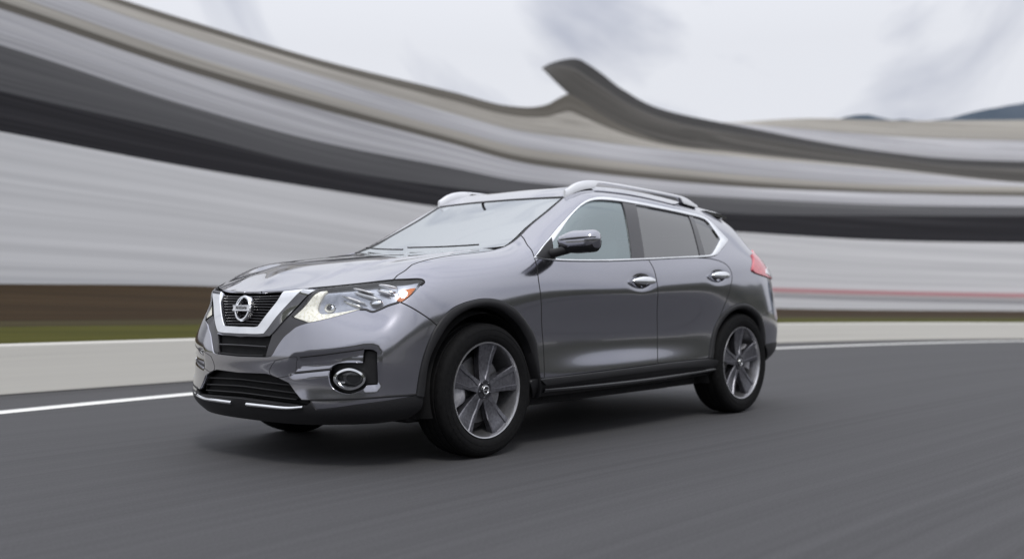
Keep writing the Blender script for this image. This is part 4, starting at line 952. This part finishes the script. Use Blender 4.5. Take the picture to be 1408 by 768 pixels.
seat(1.25,-.37);seat(1.25,.37);seat(2.15,0,.62,.66)
mb=MB();mb.box((.93,0,1.40),(.015,.11,.035),bev=.01);mb.tube([(.93,0,1.43),(.92,0,1.49)],.01,6);mb.build('interior_mirror',GLOSSB,car)
# far side antenna fin
mb=MB();mb.grid(np.array([[(2.55,0,1.575),(2.55,0,1.575),(2.55,0,1.575)],[(2.66,-.022,1.565),(2.68,0,1.612),(2.66,.022,1.565)],[(2.78,-.028,1.552),(2.80,0,1.628),(2.78,.028,1.552)],[(2.80,-.02,1.55),(2.81,0,1.615),(2.80,.02,1.55)]]));mb.build('antenna_fin',PAINT,car)
# ================================================================ setting
def interp(x,X,Y):
    X,Y=np.array(X,float),np.array(Y,float)
    m=np.gradient(Y,X);k=np.clip(np.searchsorted(X,x)-1,0,len(X)-2);h=X[k+1]-X[k];t=(x-X[k])/h
    return (2*t**3-3*t*t+1)*Y[k]+(t**3-2*t*t+t)*h*m[k]+(-2*t**3+3*t*t)*Y[k+1]+(t**3-t*t)*h*m[k+1]
def streak(name,c0,c1,rough=.8,su=.03,sv=3.0,lo=.3,hi=.7,c2=None,metal=0,fine=.35,bump=.0):
    """material drawn out along the length of what it covers (uv in metres: u along, v across)"""
    m=mat(name,c0,rough,metal,spec=.1);t,p,n,l=nodes(m)
    uv=n('ShaderNodeUVMap');a=n('ShaderNodeMapping');a.inputs['Scale'].default_value=(su,sv,1);l(uv.outputs[0],a.inputs[0])
    n1=n('ShaderNodeTexNoise');n1.inputs['Scale'].default_value=1;n1.inputs['Detail'].default_value=3;n1.inputs['Roughness'].default_value=.55;l(a.outputs[0],n1.inputs['Vector'])
    b=n('ShaderNodeMapping');b.inputs['Scale'].default_value=(su*2.2,sv*5.0,1);b.inputs['Location'].default_value=(3,7,0);l(uv.outputs[0],b.inputs[0])
    n2=n('ShaderNodeTexNoise');n2.inputs['Scale'].default_value=1;n2.inputs['Detail'].default_value=5;n2.inputs['Roughness'].default_value=.6;l(b.outputs[0],n2.inputs['Vector'])
    mx=n('ShaderNodeMath',operation='MULTIPLY_ADD');mx.inputs[1].default_value=fine;l(n2.outputs[0],mx.inputs[0])
    s2=n('ShaderNodeMath',operation='MULTIPLY');s2.inputs[1].default_value=1-fine;l(n1.outputs[0],s2.inputs[0]);l(s2.outputs[0],mx.inputs[2])
    r=n('ShaderNodeValToRGB');e=r.color_ramp.elements;e[0].position=lo;e[1].position=hi;e[0].color=(*c0,1);e[1].color=(*c1,1)
    if c2: q=e.new((lo+hi)/2);q.color=(*c2,1)
    l(mx.outputs[0],r.inputs[0]);l(r.outputs[0],p.inputs['Base Color'])
    if bump:
        bb=n('ShaderNodeBump');bb.inputs['Strength'].default_value=bump;bb.inputs['Distance'].default_value=.02;l(mx.outputs[0],bb.inputs['Height']);l(bb.outputs[0],p.inputs['Normal'])
    return m
def struct(o,kind='structure'): o['kind']=kind;return o
# ---- plan of the track edge (measured in the car's frame), extended past the picture
CB=crs(np.array([(-26,-3.0),(-18,1.0),(-12,3.0),(-6,4.35),(-2.5,4.75),(-.22,4.83),(1.6,4.77),(4,4.70),(7.2,4.55),(9.6,4.22),(11.71,3.61),(13.7,2.49),(15.43,.92),(17.2,-1.4),(18.8,-4.5),(19.8,-9),(20,-15)]))
CB=resamp(CB,CB,step=.35)
CW=crs(np.array([(-26,-6.2),(-18,-1.6),(-12,.9),(-6,2.6),(-2.5,3.2),(-.8,3.41),(.92,3.56),(4,3.66),(7.2,3.55),(9,3.32),(10.38,2.88),(12.56,1.98),(14.65,.65),(16.4,-1.5),(18.0,-4.6),(19.0,-9),(19.2,-15)]))
CW=resamp(CW,CW,step=.35)
def nrm2(P):
    T=np.gradient(P,axis=0);T/=np.linalg.norm(T,axis=1,keepdims=True);return np.stack([-T[:,1],T[:,0]],1)   # towards the far side
def along(P): return np.concatenate([[0],np.cumsum(np.linalg.norm(np.diff(P,axis=0),axis=1))])
def sweep(name,P,prof,m,parent=None,step=None,vs=None):
    """prof(i)->[(offset,z)...] constant count; uv = metres along / across"""
    Nn=nrm2(P);Ls=along(P);G=[];U=[]
    for i,(p,n_) in enumerate(zip(P,Nn)):
        pr=prof(i) if callable(prof) else prof;a=0;row=[];ur=[]
        for k,(o,z) in enumerate(pr):
            if k:a+=math.hypot(o-pr[k-1][0],z-pr[k-1][1])
            row.append((p[0]+n_[0]*o,p[1]+n_[1]*o,z));ur.append((Ls[i],a))
        G.append(row);U.append(ur)
    V,F=grid(np.array(G));o=mk(name,V,F,m,parent,uv=np.array(U).reshape(-1,2));return o
ASPH=streak('asphalt',(.054,.0537,.0568),(.074,.0735,.0778),rough=.8,su=.04,sv=4.5,lo=.32,hi=.68,fine=.55,bump=.08)
def asphalt_grain(m):
    t,p,n,l=nodes(m);tc=n('ShaderNodeTexCoord');a=n('ShaderNodeTexNoise');a.inputs['Scale'].default_value=85;a.inputs['Detail'].default_value=4;l(tc.outputs['Object'],a.inputs['Vector'])
    old=p.inputs['Base Color'].links[0].from_socket;mx=n('ShaderNodeMix',data_type='RGBA',blend_type='MULTIPLY');mx.inputs[0].default_value=.55
    r=n('ShaderNodeValToRGB');r.color_ramp.elements[0].position=.35;r.color_ramp.elements[0].color=(.80,.80,.80,1);r.color_ramp.elements[1].position=.66;r.color_ramp.elements[1].color=(1.18,1.18,1.18,1)
    l(a.outputs[0],r.inputs[0]);l(old,mx.inputs[6]);l(r.outputs[0],mx.inputs[7]);l(mx.outputs[2],p.inputs['Base Color'])
asphalt_grain(ASPH);ASPH.node_tree.nodes['Principled BSDF'].inputs['Specular IOR Level'].default_value=.2
roadp=[0]+[-.35*k for k in range(1,6)]+[-2.5,-3.5,-5,-7,-9,-11.5,-14,-17]
def rprof(i): return [(o,0.) for o in roadp]
struct(sweep('road',CB,rprof,ASPH))
# white edge line
struct(sweep('edge_line',CW,[(-.11,.004),(-.11,.0045),(.11,.0045),(.11,.004)],noisy(WHITEP,30,(.66,.66,.63),(.80,.80,.78))))
# low concrete barrier
CONC=streak('pale_concrete',(.44,.43,.40),(.56,.55,.51),rough=.85,su=.12,sv=9,lo=.25,hi=.75,c2=(.505,.495,.465),bump=.15)
Lc=along(CB);i0_=np.argmin(np.abs(CB[:,0]+.2));i1_=np.argmin(np.linalg.norm(CB-[15.43,.92],axis=1))
hgt=lambda i: float(np.interp(Lc[i],[Lc[i0_],Lc[i1_]],[.445,.275]))
bar=sweep('concrete_barrier',CB,lambda i:[(.0,-.05),(.0,.0),(.005,.02),(.035,hgt(i)-.015),(.05,hgt(i)),(.20,hgt(i)),(.215,hgt(i)-.015),(.22,-.2)],CONC);autos(bar,30)
tag(bar,'low pale concrete barrier curving along the far edge of the road','barrier')
JT=mat('dark_joint',(.03,.03,.03),.9);noisy(JT,20,(.022,.022,.022),(.045,.043,.04))
struct(sweep('gutter_joint',CB,[(-.05,.003),(-.05,.005),(.004,.005)],JT))
# ---- terrain behind the barrier : grass strip, brown bank, ground to the foot of the stand
U_=[-420,-250,0,250,437,625,704,800,900,1016,1204,1408,1700,2000]
D1=[11.5,14.1,17.5,22.4,27.4,34.3,36.7,40.2,42.9,47.8,54.5,60,64,66]
us=np.linspace(-420,2000,320)
Dw=interp(us,U_,D1)
vbase=interp(us,[-420,-250,0,265,500,800,1070,1408,2000],[386,388,390,392.5,402,415,423.5,427,427])
vgr=interp(us,[-420,0,265,600,1070,1408,2000],[452,449,446,441,437.5,438,438])
def AD(u,v,d): return np.array([at_d(a,b,c) for a,b,c in zip(u,v,d)])
foot=AD(us,vbase,Dw*.985)
# barrier foot seen at the same column
cbp=proj(np.c_[CB,np.zeros(len(CB))]);okk=((np.c_[CB,np.zeros(len(CB))]-CC)@CM[2]>1.5)
cu,ci=cbp[okk][:,0],np.arange(len(CB))[okk];o_=np.argsort(cu);cu,ci=cu[o_],ci[o_]
idx=np.interp(us,cu,ci);cbx=np.stack([np.interp(idx,np.arange(len(CB)),CB[:,k]+.16*nrm2(CB)[:,k]) for k in (0,1)],1);hz=np.array([hgt(int(k)) for k in idx])-.04
dcb=(np.c_[cbx,hz]-CC)@CM[2]
dg=dcb+np.minimum(4.2,(Dw-dcb)*.35)
gtop=AD(us,vgr,dg)
start=np.c_[cbx,hz]
rows=[start*[1,1,0]+[0,0,-.3],start]
for t in (.25,.5,.75,1.): 
    q=start+(gtop-start)*t;rows.append(q)
for t in (.1,.25,.45,.65,.85,1.):
    q=gtop+(foot-gtop)*t;q[:,2]+=0*t;rows.append(q)
G=np.stack(rows,1);nrow=G.shape[1]
rn=RNG.rand(200)
Lu=np.concatenate([[0],np.cumsum(np.linalg.norm(np.diff(foot,axis=0),axis=1))])
GR=streak('grass_verge',(.026,.028,.004),(.076,.074,.012),rough=.95,su=.05,sv=4,lo=.3,hi=.7,c2=(.047,.046,.007),bump=.4)
BR=streak('bare_brown_earth',(.013,.008,.004),(.054,.034,.016),rough=.95,su=.04,sv=3.2,lo=.3,hi=.7,c2=(.029,.018,.008),bump=.4)
def gsub(name,a,b,m):
    g=G[:,a:b];ac=np.concatenate([np.zeros((len(us),1)),np.cumsum(np.linalg.norm(np.diff(g,axis=1),axis=2),axis=1)],1)
    uv=np.stack([np.repeat(Lu[:,None],g.shape[1],1),ac],2);V,F=grid(g);return struct(mk(name,V,F,m,uv=uv.reshape(-1,2)),'structure')
OL=streak('dry_grass',(.024,.019,.010),(.065,.054,.024),rough=.95,su=.05,sv=3,lo=.3,hi=.7,c2=(.042,.035,.017),bump=.4)
gsub('grass_verge',0,6,GR);gsub('dry_grass_strip',5,7,OL);gsub('earth_bank',6,nrow,BR)
base_ground=mk('ground',[(-900,-900,-1.6),(900,-900,-1.6),(900,900,-1.6),(-900,900,-1.6)],[(0,1,2,3)],noisy(mat('far_field',(.08,.085,.04),.95),.05,(.06,.065,.03),(.11,.105,.06)));struct(base_ground)
# ---- grandstand : stacked curved tiers
ST=bpy.data.objects.new('grandstand',None);scene.collection.objects.link(ST);ST.location=tuple(BASE)
tag(ST,'long curving grey grandstand of stacked concrete tiers behind the grass bank','grandstand')
Uc=[-250,0,250,437,625,704,800,900,1016,1204,1408,1700]
c1=[136,181,228,259,287,295,304,311,319,330,334,335]
c2=[60,125,182,228,258,267,276,286,294,296,297,297]
c3=[-6,62,143,194,231,247,257,265,272,281,284,284]
c4=[-66,12,96,150,199,221,236,247,257,265,270,271]
c5=[-92,-12,73,127,179,200,215,228,240,253,256,257]
c6=[-116,-38,48,104,157,178,192,204,216,232,252,253]
c7=[-140,-55,25,81,127,149,146,189,207,229,251,252]
def curve(c): return interp(us,[-420]+Uc+[2000],[c[0]-(c[1]-c[0])*.6]+list(c)+[c[-1]])
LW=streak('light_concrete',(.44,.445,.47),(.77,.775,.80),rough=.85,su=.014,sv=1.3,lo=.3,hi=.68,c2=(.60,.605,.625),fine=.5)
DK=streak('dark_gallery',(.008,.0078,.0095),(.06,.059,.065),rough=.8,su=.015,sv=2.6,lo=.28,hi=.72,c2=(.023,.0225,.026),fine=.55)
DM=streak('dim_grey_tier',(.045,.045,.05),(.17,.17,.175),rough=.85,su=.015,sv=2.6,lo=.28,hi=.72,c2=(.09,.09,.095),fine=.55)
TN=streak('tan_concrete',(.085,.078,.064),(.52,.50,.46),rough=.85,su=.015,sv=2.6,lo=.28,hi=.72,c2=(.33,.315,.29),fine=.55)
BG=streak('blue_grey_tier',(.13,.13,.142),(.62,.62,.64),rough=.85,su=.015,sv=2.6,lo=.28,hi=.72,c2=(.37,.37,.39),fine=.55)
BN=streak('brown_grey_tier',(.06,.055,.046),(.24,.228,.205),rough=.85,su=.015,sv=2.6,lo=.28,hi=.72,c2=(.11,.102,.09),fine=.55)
RD=streak('faded_red_paint',(.42,.20,.22),(.56,.30,.32),rough=.8,su=.05,sv=4)
def tier(name,vb,vt,f0,f1,m,mask=None,steps=1,lip=.06,parent=ST,dd=None):
    """tier between photo lines vb (bottom) and vt (top): near vertical risers with shallow treads from distance f0 to f1"""
    d=Dw if dd is None else dd
    k=slice(None) if mask is None else mask
    rows=[]
    for s_ in range(steps):
        t0,t1=s_/steps,(s_+1)/steps;da=f0+(f1-f0)*t0;db=f0+(f1-f0)*t1;dm=da+(db-da)*.15
        va=vb+(vt-vb)*t0;vc=vb+(vt-vb)*t1
        rows+= [AD(us,va,d*da),AD(us,vc,d*dm)]
    rows.append(AD(us,vt,d*f1));g=np.stack(rows,1)[k];lu=Lu[k]
    ac=np.concatenate([np.zeros((len(g),1)),np.cumsum(np.linalg.norm(np.diff(g,axis=1),axis=2),axis=1)],1)
    V,F=grid(g);o=mk(name,V,F,m,parent,uv=np.stack([np.repeat(lu[:,None],g.shape[1],1),ac],2).reshape(-1,2));autos(o,20);return o
C1,C2,C3,C4,C5,C6=[curve(c) for c in (c1,c2,c3,c4,c5,c6)]
U7=[-420,-250,0,250,437,625,704,735,754,770,782,796,820,850,900,1016,1204,1408,1700,2000];V7=[-198,-140,-55,25,81,127,146,147,143,134,129,136,152,170,191,208,229,251,252,252]
C7=np.maximum(interp(us,U7,V7),-1e9);C7=np.minimum(C7,C6)
tier('lower_wall',vbase+14,C1,1.0,1.006,LW)
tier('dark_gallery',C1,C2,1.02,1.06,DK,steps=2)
tier('dim_tier',C2,C3,1.07,1.12,DM,steps=3)  # tier in a dim grey, above the dark gallery
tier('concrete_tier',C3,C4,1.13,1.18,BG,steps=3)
tier('brown_tier',C4,C4+(C5-C4)*.45,1.19,1.21,BN,steps=1)
tier('concrete_tier',C4+(C5-C4)*.45,C5,1.21,1.23,TN,steps=2)
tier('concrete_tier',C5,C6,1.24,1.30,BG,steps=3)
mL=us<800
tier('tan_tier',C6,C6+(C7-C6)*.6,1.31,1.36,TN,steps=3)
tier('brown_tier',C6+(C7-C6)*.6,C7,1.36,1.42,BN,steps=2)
# right hand wing: dark roofed stand rising to a point, pale stand beyond
us_s=us
Lw_=crs(np.array([(745,94),(752,101),(763,112),(782,130),(806,150),(846,174),(891,193),(954,206),(1016,212),(1204,233),(1408,256),(2000,258)],float))
Up_=crs(np.array([(745.5,93),(757,87),(775,82),(794,81),(810,89),(830,103),(858,124),(910,150),(1016,173),(1204,207),(1408,222),(2000,224)],float))
sk_=np.linspace(0,1,150)**1.6*(len(Lw_)-1)
Lw_=np.stack([np.interp(sk_,np.arange(len(Lw_)),Lw_[:,k]) for k in (0,1)],1);Up_=np.stack([np.interp(sk_,np.arange(len(Up_)),Up_[:,k]) for k in (0,1)],1)
def canopy(name,t0,t1,f0,f1,m,steps):
    rows=[]
    for s_ in range(steps+1):
        for e_ in ((0,) if s_ in (0,steps) else (0,1)):
            q=s_/steps;t=t0+(t1-t0)*q;f=f0+(f1-f0)*(q if e_ or s_==0 else q-.5/steps);Q=Lw_+(Up_-Lw_)*t
            rows.append(AD(Q[:,0],Q[:,1],interp(Q[:,0],U_,D1)*f))
    g=np.stack(rows,1);lu=np.concatenate([[0],np.cumsum(np.linalg.norm(np.diff(g[:,0],axis=0),axis=1))]);ac=np.concatenate([np.zeros((len(g),1)),np.cumsum(np.linalg.norm(np.diff(g,axis=1),axis=2),axis=1)],1)
    back=AD(Up_[:,0],Up_[:,1]+2,interp(Up_[:,0],U_,D1)*(f1+.12));g=np.concatenate([g,back[:,None]],1);ac=np.concatenate([ac,ac[:,-1:]+5],1)
    V,F=grid(g);o=mk(name,V,F,m,ST,uv=np.stack([np.repeat(lu[:,None],g.shape[1],1),ac],2).reshape(-1,2));autos(o,20)
WG=streak('dark_wing',(.025,.024,.022),(.15,.143,.133),rough=.85,su=.012,sv=1.1,lo=.3,hi=.7,c2=(.06,.057,.053),fine=.55)  # dark streaked colour of the roofed wing
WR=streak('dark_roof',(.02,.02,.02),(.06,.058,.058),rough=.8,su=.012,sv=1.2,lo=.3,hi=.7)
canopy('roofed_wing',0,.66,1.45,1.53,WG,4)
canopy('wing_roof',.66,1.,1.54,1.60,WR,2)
hx=[745,1016,1100,1204,1408,1700,2000];hy=[150,173,192,207,222,224,224]
u_=np.concatenate([np.linspace(748,1000,60),np.linspace(1010,2000,60)])
us=u_;Dw=interp(us,U_,D1);Lu=np.linspace(0,60,len(us));HT=interp(us,hx,hy)
k=us>980
vt=interp(us,[960,1000,1100,1241,1408,2000],[168,168,163,166,165,160]);
us_b=us
tier('far_pale_tier',HT+2,HT+(vt-HT)*.5,1.75,1.85,BG,mask=k,steps=3,dd=Dw)
tier('far_pale_tier',HT+(vt-HT)*.5,vt,1.86,1.95,TN,mask=k,steps=3,dd=Dw)
# red line painted on the wall
us=np.linspace(1000,2000,60);Dw=interp(us,U_,D1);Lu=np.linspace(0,60,60)
rv=interp(us,[1000,1060,1200,1408,2000],[395.5,397.5,401.5,405.5,407])
tier('red_wall_stripe',rv+3.0,rv-2.2,.9935,.9935,RD,dd=Dw)
us=us_s;Dw=interp(us,U_,D1)
# ---- far hills
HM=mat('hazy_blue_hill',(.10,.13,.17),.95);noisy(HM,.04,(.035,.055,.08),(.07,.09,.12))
def ridge(name,U,V,d,dep,m):
    uu=np.linspace(U[0],U[-1],80);vv=interp(uu,U,V)+RNG.randn(80)*.8
    g=np.stack([AD(uu,np.full(80,430.),np.full(80,d)),AD(uu,vv,np.full(80,d*1.1)),AD(uu,vv+4,np.full(80,d*1.1+dep)),AD(uu,np.full(80,425.),np.full(80,d*1.3+dep))],1)
    V_,F=grid(g);return struct(mk(name,V_,F,m))
ridge('hills',[1130,1170,1230,1290,1350,1408,1500,1650,1850,2100,2400],[172,158,164,165,152,141,128,122,145,150,230],330,60,HM)
# ---- dark slope added behind the camera, for a dark band in the paint reflections
WM=mat('added_slope_dark',(.03,.035,.022),.95);noisy(WM,.5,(.02,.023,.016),(.055,.055,.04))
A=np.linspace(math.radians(165),math.radians(345),140);rr=[]
nz=np.convolve(RNG.randn(150),np.ones(9)/9,'same')[:140]
for a,q in zip(A,nz):
    c_,s_=math.cos(a),math.sin(a);row=[]
    for r_,z_ in ((27,-1.),(30,1.6),(34,3.4),(40,5.0),(55,5.6+q*1.0),(75,3)): row.append((2+c_*r_,s_*r_,z_+ (q*.8 if z_>2 else 0)))
    rr.append(row)
V_,F=grid(np.array(rr));struct(mk('added_dark_slope',V_,F,WM))

def bprof(o0,h): return [(o0,-.05),(o0-.0,0),(o0-.03,h-.02),(o0-.05,h),(o0-.20,h),(o0-.22,h-.02),(o0-.24,-.1)]
mI=(Lc>Lc[i0_]-14)&(Lc<Lc[i0_]+17)
nb=sweep('concrete_barrier',CB[mI]+nrm2(CB)[mI]*-15.5,bprof(0,.8),CONC);autos(nb,30)  # unseen barrier, added to put a pale streak in the door reflections
tag(nb,'added pale barrier behind the camera, for a light streak in the car door','barrier')
